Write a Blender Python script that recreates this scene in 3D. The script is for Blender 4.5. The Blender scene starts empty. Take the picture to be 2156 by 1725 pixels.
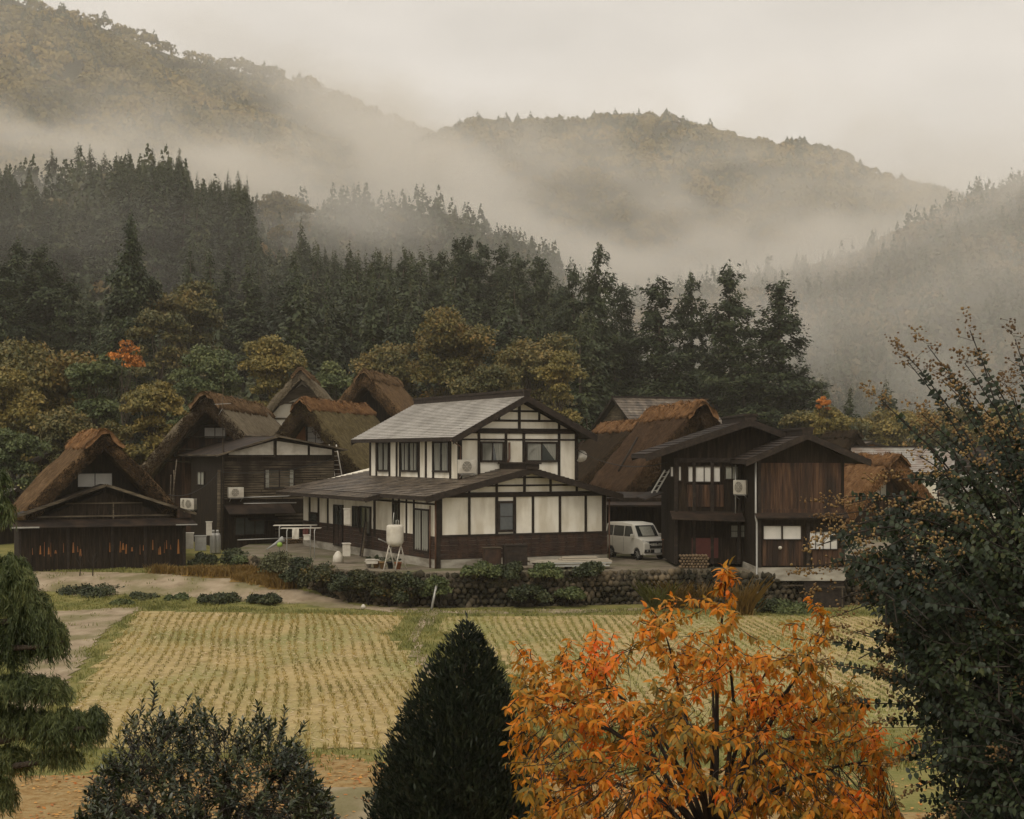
import bpy, math, random
import numpy as np
from mathutils import Vector
rad = math.radians
sc = bpy.context.scene
COL = sc.collection
# ------------------------------------------------------------------ camera
# the eye stands 6.5 m above the rice field; x runs right, y runs away from it
EYE = 6.5
cam_d = bpy.data.cameras.new('camera')
cam_d.lens = 36.0 * 3200 / 2156
cam_d.sensor_width = 36
cam_d.shift_y = 92.5 / 2156
cam_d.clip_start = 0.1
cam_d.clip_end = 6000
cam = bpy.data.objects.new('camera', cam_d)
cam.location = (0, 0, EYE)
cam.rotation_euler = (rad(90), 0, 0)
COL.objects.link(cam)
sc.camera = cam
# ------------------------------------------------------------------ sky and light
SUN_EL, SUN_ROT = rad(48), rad(205)
world = bpy.data.worlds.new('World')
sc.world = world
world.use_nodes = True
wn, wl = world.node_tree.nodes, world.node_tree.links
bg = wn['Background']
sky = wn.new('ShaderNodeTexSky')
sky.sky_type = 'NISHITA'
sky.sun_disc = False
sky.sun_elevation = SUN_EL
sky.sun_rotation = SUN_ROT
tcw = wn.new('ShaderNodeTexCoord')
mpw = wn.new('ShaderNodeMapping'); mpw.inputs['Scale'].default_value = (1.3, 1.3, 3.6)
wl.new(tcw.outputs['Generated'], mpw.inputs['Vector'])
nzw = wn.new('ShaderNodeTexNoise'); nzw.inputs['Scale'].default_value = 2.1; nzw.inputs['Detail'].default_value = 4
wl.new(mpw.outputs[0], nzw.inputs['Vector'])
crw = wn.new('ShaderNodeValToRGB')
crw.color_ramp.elements[0].position = 0.30; crw.color_ramp.elements[0].color = (6.5, 6.05, 5.45, 1)
crw.color_ramp.elements[1].position = 0.72; crw.color_ramp.elements[1].color = (9.9, 9.2, 8.35, 1)
wl.new(nzw.outputs[0], crw.inputs[0])
mxw = wn.new('ShaderNodeMixRGB'); mxw.inputs[0].default_value = 0.93     # a closed cloud deck over the clear sky
wl.new(sky.outputs[0], mxw.inputs[1]); wl.new(crw.outputs[0], mxw.inputs[2])
wl.new(mxw.outputs[0], bg.inputs['Color'])
bg.inputs['Strength'].default_value = 0.10
sun_d = bpy.data.lights.new('sun', 'SUN')
sun_d.energy = 1.25
sun_d.angle = rad(25)
sun_d.color = (1.0, 0.93, 0.82)
sun = bpy.data.objects.new('sun', sun_d)
# light comes from behind and left of the eye
_dir = Vector((math.sin(SUN_ROT) * math.cos(SUN_EL), math.cos(SUN_ROT) * math.cos(SUN_EL), math.sin(SUN_EL)))
sun.rotation_euler = _dir.to_track_quat('Z', 'Y').to_euler()
COL.objects.link(sun)
sc.view_settings.view_transform = 'Standard'
sc.view_settings.look = 'None'
sc.view_settings.exposure = 0.12
sc.view_settings.gamma = 1.0
sc.cycles.use_denoising = True
sc.cycles.max_bounces = 6
sc.cycles.diffuse_bounces = 2
sc.cycles.glossy_bounces = 2
sc.cycles.transmission_bounces = 3
sc.cycles.transparent_max_bounces = 6
sc.cycles.volume_bounces = 4
sc.cycles.use_adaptive_sampling = True
sc.cycles.adaptive_threshold = 0.02
sc.cycles.caustics_reflective = False
sc.cycles.caustics_refractive = False

# ------------------------------------------------------------------ helpers
R = random.Random(7)
def at(vx, vy, d):
    """the point seen at (vx, vy) of a 2156 x 1725 frame at distance d"""
    return Vector(((vx - 1078) / 3200 * d, d, EYE + (955 - vy) / 3200 * d))
def tag(o, label=None, cat=None, group=None, kind=None):
    if label: o['label'] = label
    if cat: o['category'] = cat
    if group: o['group'] = group
    if kind: o['kind'] = kind
    return o
def empty(name, loc, rz=0.0, label=None, cat=None, group=None):
    o = bpy.data.objects.new(name, None)
    o.empty_display_size = 0.3
    o.location = loc; o.rotation_euler = (0, 0, rz)
    COL.objects.link(o)
    return tag(o, label, cat, group)
def copy_tree(o, parent=None):
    c = o.copy(); COL.objects.link(c)
    if parent is not None: c.parent = parent
    for ch in o.children: copy_tree(ch, c)
    return c
def fast_mesh(name, V, F, mats, parent=None, smooth=False, mi=None, loc=None):
    """V (n,3), F (m,k) arrays -> one mesh object"""
    V = np.asarray(V, dtype=np.float32); F = np.asarray(F, dtype=np.int32)
    me = bpy.data.meshes.new(name)
    me.vertices.add(len(V)); me.vertices.foreach_set('co', V.ravel())
    m, k = F.shape
    me.loops.add(m * k); me.loops.foreach_set('vertex_index', F.ravel())
    me.polygons.add(m)
    me.polygons.foreach_set('loop_start', np.arange(0, m * k, k, dtype=np.int32))
    try: me.polygons.foreach_set('loop_total', np.full(m, k, dtype=np.int32))
    except Exception: pass
    for mt in (mats if isinstance(mats, (list, tuple)) else [mats]): me.materials.append(mt)
    if mi is not None: me.polygons.foreach_set('material_index', np.asarray(mi, dtype=np.int32))
    if smooth: me.polygons.foreach_set('use_smooth', np.ones(m, dtype=bool))
    me.update(calc_edges=True)
    o = bpy.data.objects.new(name, me)
    COL.objects.link(o)
    if parent is not None: o.parent = parent
    if loc is not None: o.location = loc
    return o
class MB:
    """collects shapes, then links them as ONE mesh object"""
    def __init__(s): s.v = []; s.f = []; s.sm = []
    def add(s, vs, fs, smooth=False):
        n = len(s.v); s.v += [tuple(p) for p in vs]
        s.f += [tuple(i + n for i in f) for f in fs]; s.sm += [smooth] * len(fs)
        return s
    def box(s, x0, x1, y0, y1, z0, z1):
        vs = [(x, y, z) for z in (z0, z1) for y in (y0, y1) for x in (x0, x1)]
        return s.add(vs, [(0, 2, 3, 1), (4, 5, 7, 6), (0, 1, 5, 4), (2, 6, 7, 3), (0, 4, 6, 2), (1, 3, 7, 5)])
    def obox(s, a, b, w, h, up=(0, 0, 1)):
        """bar from a to b with width w (across) and height h (up)"""
        a, b = Vector(a), Vector(b); d = (b - a).normalized(); up = Vector(up)
        side = d.cross(up)
        if side.length < 1e-4: side = d.cross(Vector((1, 0, 0)))
        side.normalize(); u = side.cross(d).normalized()
        vs = []
        for p in (a, b):
            for i, j in ((-1, -1), (1, -1), (1, 1), (-1, 1)): vs.append(p + side * (i * w / 2) + u * (j * h / 2))
        return s.add(vs, [(3, 2, 1, 0), (4, 5, 6, 7), (0, 1, 5, 4), (1, 2, 6, 5), (2, 3, 7, 6), (3, 0, 4, 7)])
    def prism(s, poly, vec):
        """poly: points in a plane, extruded by vec"""
        n = len(poly); vec = Vector(vec); p = [Vector(q) for q in poly]
        vs = p + [q + vec for q in p]
        return s.add(vs, [tuple(range(n))[::-1], tuple(range(n, 2 * n))] + [(i, (i + 1) % n, n + (i + 1) % n, n + i) for i in range(n)])
    def tube(s, pts, r, n=6, cap=True):
        pts = [Vector(p) for p in pts]; m = len(pts)
        rs = r if isinstance(r, (list, tuple)) else [r] * m
        vs = []; fs = []
        ref = None
        for i, p in enumerate(pts):
            t = (pts[min(i + 1, m - 1)] - pts[max(i - 1, 0)])
            if t.length < 1e-6: t = Vector((0, 0, 1))
            t.normalize()
            if ref is None: ref = Vector((0, 0, 1)) if abs(t.z) < 0.9 else Vector((1, 0, 0))
            a = t.cross(ref).normalized(); b = t.cross(a).normalized(); 
            for k in range(n):
                an = 2 * math.pi * k / n
                vs.append(p + (a * math.cos(an) + b * math.sin(an)) * rs[i])
        for i in range(m - 1):
            for k in range(n):
                fs.append((i * n + k, i * n + (k + 1) % n, (i + 1) * n + (k + 1) % n, (i + 1) * n + k))
        if cap: fs += [tuple(range(n))[::-1], tuple(range((m - 1) * n, m * n))]
        return s.add(vs, fs, True)
    def lathe(s, prof, c=(0, 0, 0), n=20):
        """prof: list of (radius, z)"""
        vs = []; fs = []
        for r, z in prof:
            for k in range(n):
                an = 2 * math.pi * k / n
                vs.append((c[0] + r * math.cos(an), c[1] + r * math.sin(an), c[2] + z))
        for i in range(len(prof) - 1):
            for k in range(n):
                fs.append((i * n + k, i * n + (k + 1) % n, (i + 1) * n + (k + 1) % n, (i + 1) * n + k))
        fs += [tuple(range(n))[::-1], tuple(range((len(prof) - 1) * n, len(prof) * n))]
        return s.add(vs, fs, True)
    def build(s, name, mat, parent=None, loc=None, bevel=0.0):
        me = bpy.data.meshes.new(name); me.from_pydata(s.v, [], s.f); me.update()
        me.polygons.foreach_set('use_smooth', s.sm)
        me.materials.append(mat)
        o = bpy.data.objects.new(name, me); COL.objects.link(o)
        if parent is not None: o.parent = parent
        if loc is not None: o.location = loc
        if bevel:
            b = o.modifiers.new('bevel', 'BEVEL'); b.width = bevel; b.segments = 2; b.limit_method = 'ANGLE'
        return o
# ------------------------------------------------------------------ materials
def mat_new(name):
    m = bpy.data.materials.new(name); m.use_nodes = True
    n, l = m.node_tree.nodes, m.node_tree.links
    return m, n, l, n['Principled BSDF']
def ramp(n, cols, pos=None, interp='LINEAR'):
    r = n.new('ShaderNodeValToRGB'); e = r.color_ramp.elements; r.color_ramp.interpolation = interp
    pos = pos or [i / (len(cols) - 1) for i in range(len(cols))]
    while len(e) < len(cols): e.new(0.5)
    for i, (c, p) in enumerate(zip(cols, pos)): e[i].position = p; e[i].color = (*c, 1)
    return r
def surf(name, cols, scale=(1, 1, 1), nscale=4.0, detail=5, rough=0.8, bump=0.0, bscale=None, coord='Object', pos=None, spec=0.3, metal=0.0, stain=None, bdist=0.05, dist=0.0):
    """noise coloured surface; scale stretches the noise; stain=(colour, scale vec, amount) lays worn patches over it"""
    m, n, l, b = mat_new(name)
    tc = n.new('ShaderNodeTexCoord'); mp = n.new('ShaderNodeMapping'); mp.inputs['Scale'].default_value = scale
    l.new(tc.outputs[coord], mp.inputs[0])
    nz = n.new('ShaderNodeTexNoise'); nz.inputs['Scale'].default_value = nscale; nz.inputs['Detail'].default_value = detail; nz.inputs['Roughness'].default_value = 0.62
    nz.inputs['Distortion'].default_value = dist
    l.new(mp.outputs[0], nz.inputs['Vector'])
    rp = ramp(n, cols, pos or [0.28 + 0.44 * i / (len(cols) - 1) for i in range(len(cols))]); l.new(nz.outputs[0], rp.inputs[0])
    out = rp.outputs[0]
    if stain:
        mp2 = n.new('ShaderNodeMapping'); mp2.inputs['Scale'].default_value = stain[1]; l.new(tc.outputs[coord], mp2.inputs[0])
        n2 = n.new('ShaderNodeTexNoise'); n2.inputs['Scale'].default_value = 1.0; n2.inputs['Detail'].default_value = 6; l.new(mp2.outputs[0], n2.inputs['Vector'])
        r2 = ramp(n, [(0, 0, 0), (stain[2],) * 3], stain[3] if len(stain) > 3 else [0.45, 0.62]); l.new(n2.outputs[0], r2.inputs[0])
        mx = n.new('ShaderNodeMixRGB'); mx.inputs[2].default_value = (*stain[0], 1)
        l.new(r2.outputs[0], mx.inputs[0]); l.new(out, mx.inputs[1]); out = mx.outputs[0]
    l.new(out, b.inputs['Base Color'])
    b.inputs['Roughness'].default_value = rough; b.inputs['Specular IOR Level'].default_value = spec; b.inputs['Metallic'].default_value = metal
    if bump:
        bn = n.new('ShaderNodeTexNoise'); bn.inputs['Scale'].default_value = bscale or nscale * 3; bn.inputs['Detail'].default_value = 5
        l.new(mp.outputs[0], bn.inputs['Vector'])
        bp = n.new('ShaderNodeBump'); bp.inputs['Strength'].default_value = bump; bp.inputs['Distance'].default_value = bdist
        l.new(bn.outputs[0], bp.inputs['Height']); l.new(bp.outputs[0], b.inputs['Normal'])
    return m
def leafmat(name, cols, pos=None, rough=0.55, trans=0.25, spec=0.3, patch=None, scat=0.5):
    """colour per leaf (Random Per Island), with broad patches over the crown, some light through it"""
    m, n, l, b = mat_new(name)
    g = n.new('ShaderNodeNewGeometry')
    fac = g.outputs['Random Per Island']
    tc = n.new('ShaderNodeTexCoord'); nz = n.new('ShaderNodeTexNoise'); nz.inputs['Scale'].default_value = patch or 1.0; nz.inputs['Detail'].default_value = 2
    l.new(tc.outputs['Object'], nz.inputs['Vector'])
    mr = n.new('ShaderNodeMapRange'); mr.inputs['From Min'].default_value = 0.33; mr.inputs['From Max'].default_value = 0.67; l.new(nz.outputs[0], mr.inputs[0])
    mx = n.new('ShaderNodeMath'); mx.operation = 'MULTIPLY_ADD'; mx.inputs[1].default_value = scat
    h = n.new('ShaderNodeMath'); h.operation = 'MULTIPLY'; h.inputs[1].default_value = 1 - scat
    l.new(mr.outputs[0], h.inputs[0]); l.new(fac, mx.inputs[0]); l.new(h.outputs[0], mx.inputs[2])
    oi = n.new('ShaderNodeObjectInfo')
    av = n.new('ShaderNodeMath'); av.operation = 'MULTIPLY_ADD'; av.inputs[1].default_value = 0.16; l.new(oi.outputs['Random'], av.inputs[0]); l.new(mx.outputs[0], av.inputs[2])
    sb = n.new('ShaderNodeMath'); sb.operation = 'SUBTRACT'; sb.inputs[1].default_value = 0.08; l.new(av.outputs[0], sb.inputs[0])
    rp = ramp(n, cols, pos); l.new(sb.outputs[0], rp.inputs[0])
    l.new(rp.outputs[0], b.inputs['Base Color'])
    b.inputs['Roughness'].default_value = rough; b.inputs['Specular IOR Level'].default_value = spec
    if trans:
        t = n.new('ShaderNodeBsdfTranslucent'); l.new(rp.outputs[0], t.inputs[0])
        ms = n.new('ShaderNodeMixShader'); ms.inputs[0].default_value = trans
        l.new(b.outputs[0], ms.inputs[1]); l.new(t.outputs[0], ms.inputs[2]); l.new(ms.outputs[0], n['Material Output'].inputs[0])
    return m
M = {}
def structure(o): o['kind'] = 'structure'; return o
# ------------------------------------------------------------------ the land
def vnoise(x, y, s, seed=0):
    """smooth value noise, arrays in and out, 0..1"""
    x = np.asarray(x, float) / s + seed * 17.3; y = np.asarray(y, float) / s + seed * 9.1
    xi, yi = np.floor(x), np.floor(y); fx, fy = x - xi, y - yi
    fx = fx * fx * (3 - 2 * fx); fy = fy * fy * (3 - 2 * fy)
    h = lambda a, b: np.modf(np.abs(np.sin(a * 127.1 + b * 311.7 + seed * 74.7) * 43758.5453))[0]
    return (h(xi, yi) * (1 - fx) + h(xi + 1, yi) * fx) * (1 - fy) + (h(xi, yi + 1) * (1 - fx) + h(xi + 1, yi + 1) * fx) * fy
def sstep(a, b, x):
    t = np.clip((np.asarray(x, float) - a) / (b - a), 0, 1); return t * t * (3 - 2 * t)
def prof(pts, u):
    """height above the eye line as a tangent, along u = x / y"""
    return np.interp(u, [(p[0] - 1078) / 3200 for p in pts], [(955 - p[1]) / 3200 for p in pts])
# ridge lines of the hills: (bearing, skyline) read off the valley, crest distance
RIDGE_SLOPE = [(-1500, 330), (0, 425), (120, 430), (330, 400), (520, 460), (640, 560), (900, 610), (1100, 640), (1250, 760), (1400, 860), (1700, 930), (4000, 940)]
RIDGE_BACK = [(-1500, 380), (0, 440), (300, 450), (540, 470), (760, 480), (870, 490), (950, 500), (1100, 570), (1200, 640), (1350, 800), (1600, 930), (4000, 940)]
RIDGE_M1 = [(-1500, -200), (-300, -60), (0, 32), (100, 48), (240, 95), (300, 115), (400, 175), (450, 195), (520, 230), (590, 255), (680, 288), (750, 315), (820, 400), (950, 620), (1100, 900), (4000, 940)]
RIDGE_M1B = [(-1500, -200), (-100, -60), (120, 20), (250, 60), (370, 100), (430, 120), (550, 143), (600, 155), (680, 198), (760, 238), (830, 272), (900, 290), (1000, 320), (1300, 500), (4000, 900)]
RIDGE_M2 = [(-500, 900), (600, 500), (800, 360), (900, 300), (980, 268), (1010, 262), (1170, 266), (1270, 250), (1330, 252), (1450, 278), (1550, 303), (1680, 306), (1750, 320), (1850, 374), (1950, 403), (2030, 425), (2300, 470), (4000, 700)]
RIDGE_M3 = [(900, 940), (1100, 790), (1250, 690), (1400, 640), (1550, 612), (1700, 590), (1800, 556), (1900, 500), (1980, 458), (2060, 416), (2156, 400), (2500, 330), (4000, 250)]
def hill(x, y, pts, crest, foot, beyond):
    u = x / np.maximum(y, 1.0)
    top = EYE + prof(pts, u) * crest
    up = sstep(foot, crest, y) * 0.45 + np.clip((y - foot) / (crest - foot), 0, 1) * 0.55
    down = sstep(crest + beyond, crest, y)
    return np.where(y < crest, up, down) * np.maximum(top, 0)
def land(x, y):
    x = np.asarray(x, float); y = np.asarray(y, float)
    z = 3.0 * sstep(95, 170, y)
    z = z + 0.5 * sstep(73, 90, y) * sstep(-4.5, -8.0, x) + (EYE - 1.6) * sstep(21, 5.0, y)                                    # the bank the eye stands on
    z = z + (0.8 * sstep(63.5, 72, y)) * sstep(-4.5, -8.0, x)                    # the ground of the barns, a step above the paddies
    h = hill(x, y, RIDGE_SLOPE, 400, 150, 250)
    h = np.maximum(h, hill(x, y, RIDGE_BACK, 540, 380, 200))
    h = np.maximum(h, hill(x, y, RIDGE_M3, 620, 300, 500))
    h = np.maximum(h, hill(x, y, RIDGE_M1, 1000, 560, 300))
    h = np.maximum(h, hill(x, y, RIDGE_M2, 1150, 700, 300))
    h = np.maximum(h, hill(x, y, RIDGE_M1B, 1350, 1100, 250))
    rough = (vnoise(x, y, 60, 3) - 0.5) * 12 + (vnoise(x, y, 24, 4) - 0.5) * 4
    return np.maximum(z, h + rough * sstep(8, 40, h))
def land_z(x, y): return float(land(np.array([x]), np.array([y]))[0])
ys = np.concatenate([[1, 3, 5], np.geomspace(6, 60, 60), np.linspace(61, 80, 39), np.geomspace(82, 1620, 190)])
us = np.linspace(-0.62, 0.62, 260)
Y, U = np.meshgrid(ys, us, indexing='ij'); X = U * np.maximum(Y, 30) 
Z = land(X, Y)
nu = len(us); ii = (np.arange(len(ys) - 1)[:, None] * nu + np.arange(nu - 1)[None, :]).ravel()
FQ = np.stack([ii, ii + 1, ii + nu + 1, ii + nu], 1)
M['grass'] = surf('grass_ground', [(0.10, 0.095, 0.032), (0.16, 0.16, 0.05), (0.23, 0.20, 0.07), (0.15, 0.15, 0.045)], nscale=0.9, detail=8, rough=0.95, bump=0.8, bscale=9, spec=0.1)
M['forest_floor'] = surf('forest_floor', [(0.02, 0.022, 0.011), (0.045, 0.042, 0.02)], nscale=0.3, rough=0.95)
g = fast_mesh('ground', np.stack([X, Y, Z], -1).reshape(-1, 3), FQ, [M['grass'], M['forest_floor']], smooth=True, mi=(np.repeat(ys[:-1], nu - 1) > 150).astype(int))
structure(g)
# ------------------------------------------------------------------ foliage makers
def rng(seed): return np.random.default_rng(seed)
def unit(a): return a / np.maximum(np.linalg.norm(a, axis=-1, keepdims=True), 1e-9)
def leaves(P, D, N, L, W, fold=0.0):
    """diamond leaves: centre P, long axis D, face normal N, length L, width W"""
    D = unit(D); S = unit(np.cross(D, N)); n = len(P)
    L = np.broadcast_to(np.asarray(L, float), (n,))[:, None]; W = np.broadcast_to(np.asarray(W, float), (n,))[:, None]
    if fold:
        Nn = unit(np.cross(S, D))
        V = np.stack([P - D * L / 2, P - S * W / 2 + Nn * W * fold, P + D * L / 2, P + S * W / 2 + Nn * W * fold], 1)
        V = V.reshape(-1, 3); b = np.arange(n)[:, None] * 4
        F = np.concatenate([b + np.array([[0, 1, 2]]), b + np.array([[0, 2, 3]])], 0)
        return V, F
    V = np.stack([P - D * L / 2, P - S * W / 2, P + D * L / 2, P + S * W / 2], 1).reshape(-1, 3)
    return V, np.arange(n * 4).reshape(n, 4)
def merge(parts):
    V = []; F = []; n = 0
    for v, f in parts: V.append(v); F.append(f + n); n += len(v)
    return np.concatenate(V), np.concatenate(F)
def conifer_crown(h, r, seed, n=6000, leaf=0.4, low=0.1, blunt=0.0, lumpy=0.25, gap=0.0):
    g = rng(seed); nb = int(26 + h * 4.0)
    t = low + (1 - low) * (np.arange(nb) + g.random(nb)) / nb
    rp = r * np.minimum(1, (np.maximum(1.0 - t, 0) ** (0.9 - 0.35 * blunt)) * (1.12 + .2 * blunt)) * np.minimum(1, 0.55 + (t - low) * 4) + 0.02 * r
    lump = 1 + lumpy * np.sin(t * 23 + g.random() * 6) * (g.random(nb))
    Lb = rp * lump * g.uniform(0.62, 1.12, nb)
    ph = g.random(nb) * 6.28318
    w = Lb ** 1.3 + 0.05 * r; w = w / w.sum(); k = g.choice(nb, n, p=w)
    s = g.random(n) ** 0.6
    sp = g.normal(0, 0.13 + 0.12 * s, n) * (1 + .2)
    d = Lb[k] * s
    x = np.cos(ph[k] + sp) * d; y = np.sin(ph[k] + sp) * d
    z = t[k] * h - 0.20 * d * s + 0.14 * d + g.normal(0, 0.012 * h + 0.02 * r, n)
    P = np.stack([x, y, z], 1)
    P[:, :2] += g.normal(0, 1, (n, 2)) * (0.012 * r + 0.06 * Lb[k])[:, None]; lsz = 0.35 + 0.65 * np.minimum(1, Lb[k] / (0.45 * r))
    if gap: 
        keep = np.sin(P[:, 2] * 2.1 + seed) + np.sin(P[:, 0] * 1.7 + P[:, 1] * 1.3) > -1.5 + gap; P = P[keep]; lsz = lsz[keep]
    n = len(P)
    out = unit(np.stack([P[:, 0], P[:, 1], np.zeros(n)], 1) + 1e-6)
    Dd = out * 0.8 + np.array([0, 0, -0.45]) + g.normal(0, 0.45, (n, 3))
    N = out * 0.55 + np.array([0, 0, 0.8]) + g.normal(0, 0.35, (n, 3))
    return leaves(P, Dd, N, leaf * lsz * g.uniform(0.7, 1.5, n), leaf * lsz * g.uniform(0.45, 0.8, n))
def broad_crown(r, hz, seed, n=5000, leaf=0.3, lumps=22, flat=0.62, base=0.25):
    """a broadleaf crown about the origin: leaf shells on many uneven boughs"""
    g = rng(seed)
    c = unit(g.normal(0, 1, (lumps, 3))); c[:, 2] = np.abs(c[:, 2]) * 1.25 - base
    c = c * g.uniform(0.45, 0.88, (lumps, 1)) * np.array([r, r, hz])
    lr = r * g.uniform(0.20, 0.42, lumps)
    w = lr ** 2; k = g.choice(lumps, n, p=w / w.sum())
    d = unit(g.normal(0, 1, (n, 3))); d[:, 2] = np.where(d[:, 2] < -0.25, -d[:, 2], d[:, 2])
    rr = lr[k, None] * (g.random((n, 1)) ** 0.35)
    P = c[k] + d * rr * np.array([1.1, 1.1, flat]) + g.normal(0, 0.03 * r, (n, 3))
    N = d * 0.7 + np.array([0, 0, 0.6]) + g.normal(0, 0.4, (n, 3))
    Dd = g.normal(0, 1, (n, 3)) + np.array([0, 0, -0.4])
    return leaves(P, Dd, N, leaf * g.uniform(0.7, 1.4, n), leaf * g.uniform(0.5, 0.9, n)), c
def limbs(h, tips, r0, seed, n=6, lean=0.05):
    """tapered trunk to height h with limbs reaching the given tips (local points)"""
    g = random.Random(seed); m = MB()
    top = Vector((g.uniform(-lean, lean) * h, g.uniform(-lean, lean) * h, h))
    tr = [Vector((0, 0, 0)) + top * (i / 6) + Vector((g.uniform(-1, 1), g.uniform(-1, 1), 0)) * 0.012 * h * (0 < i < 6) for i in range(7)]
    m.tube(tr, [r0 * (1 - 0.78 * i / 6) for i in range(7)], 8)
    for tp in tips:
        tp = Vector(tp); f = min(0.95, max(0.25, (tp.z / max(h, .1)) * 0.55 + g.uniform(-.1, .1)))
        i = f * 6; a = tr[int(i)].lerp(tr[min(6, int(i) + 1)], i - int(i))
        mid = a.lerp(tp, 0.5) + Vector((0, 0, 0.08 * (tp - a).length)) + Vector((g.uniform(-1, 1), g.uniform(-1, 1), g.uniform(-1, 1))) * 0.05 * h
        m.tube([a, a.lerp(mid, .5), mid, mid.lerp(tp, .6), tp], [r0 * .38, r0 * .3, r0 * .22, r0 * .14, r0 * .06], 5)
    return m
M['bark'] = surf('bark', [(0.035, 0.026, 0.018), (0.09, 0.07, 0.05)], scale=(6, 6, 1), nscale=2, rough=0.95, bump=.6)
M['needles'] = leafmat('needles_dark', [(0.008, 0.014, 0.006), (0.022, 0.034, 0.012), (0.042, 0.056, 0.018), (0.072, 0.075, 0.024)], trans=0.12, patch=0.5)
M['needles_far'] = leafmat('needles_hill', [(0.011, 0.018, 0.008), (0.028, 0.040, 0.014), (0.050, 0.062, 0.020), (0.085, 0.080, 0.026)], trans=0.1, patch=0.16, scat=.35)

# ------------------------------------------------------------------ the forest
def conifer(name, crown_me, trunk_me, loc, s, rz, label, cat, group):
    o = empty(name, loc, rz, label, cat, group); o.scale = s
    c = bpy.data.objects.new('crown', crown_me); COL.objects.link(c); c.parent = o
    t = bpy.data.objects.new('trunk', trunk_me); COL.objects.link(t); t.parent = o
    return o
def proto_conifer(h, r, seed, n, leaf, mat, **kw):
    V, F = conifer_crown(h, r, seed, n, leaf, **kw)
    c = fast_mesh('crown', V, F, mat); me = c.data; bpy.data.objects.remove(c)
    t = limbs(h * 0.86, [], h * 0.012 + .08, seed, lean=.004).build('trunk', M['bark']); tm = t.data; bpy.data.objects.remove(t)
    return me, tm, h
HILL = [proto_conifer(22, 3.9 + 0.4 * (i % 3), 100 + i, 4200, 0.66, M['needles_far'], blunt=0.1 * (i % 3), low=0.05) for i in range(8)]
GROVE = [proto_conifer(26, 3.15, 200 + i, 17000, 0.42, M['needles'], blunt=1.45, lumpy=0.6, low=0.04, gap=0.1) for i in range(5)]
LONE = proto_conifer(26, 4.6, 260, 30000, 0.46, M['needles'], blunt=.75, low=0.03, lumpy=.3)
def plant(proto, loc, h, w, label, group, rz=None, name='conifer_tree', cat='tree'):
    c, t, h0 = proto; s = h / h0
    return conifer(name, c, t, loc, (s * w, s * w, s), R.uniform(0, 6.28) if rz is None else rz, label, cat, group)
def plant_top(proto, vx, vy, d, h, w, label, group=None):
    """a conifer whose tip shows at (vx, vy), standing at distance d"""
    p = at(vx, vy, d); g0 = land_z(p.x, d); h = p.z - g0 if h is None else h
    return plant(proto, (p.x, d, p.z - h), h, w, label, group)
GL = 'tall cedars of the grove behind the village'
grove = [  # tip, distance, width, label
 (1262, 522, 186, .95, 'tallest open-topped cedar of the grove, its layered tip above the mist'),
 (1308, 600, 192, .9, 'dense cedar just right of the tallest open-topped one'),
 (1207, 563, 200, .8, 'slim pointed cedar at the left end of the grove'),
 (1385, 588, 188, 1.15, 'broad cedar with a nodding tip between two gaps in the grove'),
 (1335, 715, 205, 1.0, 'lower dark cedar behind the broad one with a nodding tip'),
 (1455, 583, 190, .95, 'narrow cedar with orange vine leaves beside its trunk'),
 (1498, 735, 200, 1.0, 'lower cedar filling the gap between narrow and heavy cedars'),
 (1536, 564, 184, 1.2, 'heavy round-topped cedar, one long bough reaching right'),
 (1595, 760, 198, .9, 'lower cedar in the gap left of the last tall cedar'),
 (1645, 597, 182, 1.2, 'last tall cedar at the right end of the grove'),
 (1690, 770, 180, 1.1, 'shorter cedar leaning out at the right edge of the grove'),
 (1420, 740, 178, 1.1, 'low dark cedar in front of the narrow cedars'),
 (1240, 660, 182, 1.2, 'wide low cedar under the slim pointed one'),
 (1570, 720, 177, 1.1, 'low dark cedar in front of the heavy round-topped cedar')]
for i, (vx, vy, d, w, lb) in enumerate(grove):
    plant_top(GROVE[i % 5], vx, vy, d, None, w * 1.02 * 26 / ((at(vx, vy, d).z - land_z(at(vx, vy, d).x, d))) , lb, GL)
mid = [
 (277, 452, 165, .85, 'tall dark lone cedar standing above the autumn trees'),
 (255, 560, 172, .9, 'shorter cedar close against the tall dark lone one'),
 (36, 508, 190, 1.3, 'dark cedar with a lumpy top at the far left edge'),
 (92, 518, 188, 1.3, 'dark cedar with a rounded top beside the far left one'),
 (10, 560, 180, 1.3, 'low dark cedar cut by the left edge of the frame'),
 (150, 590, 186, 1.1, 'dark cedar stepping down right of the rounded one'),
 (190, 640, 178, 1.1, 'low cedar in the dip left of the lone dark one')]
for i, (vx, vy, d, w, lb) in enumerate(mid):
    plant_top(LONE if i in (0, 2, 3) else GROVE[(i + 2) % 5], vx, vy, d, None, w, lb, 'dark cedars at the foot of the left hill')
FG = 'conifers clothing the wooded hillside'
FL = 'dark green conifer in the dense stand on the wooded slope'
crest = [(-20, 360), (12, 345), (62, 375), (95, 378), (118, 395), (156, 392), (185, 410), (215, 405), (245, 318), (270, 315), (322, 310), (345, 335), (362, 325), (377, 312), (400, 360), (415, 365), (460, 372), (480, 360), (502, 358), (520, 375), (540, 400)]
for i, (vx, vy) in enumerate(crest):
    d = 330 + (vx > 230) * 70 + (i % 3) * 8
    plant_top(HILL[i % 8], vx, vy, d, 24 + (i % 4) * 2.5, R.uniform(.75, 1.0), 'conifer on the crest of the wooded slope, pointed tip against the mist', 'conifers along the crest of the slope')
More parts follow.
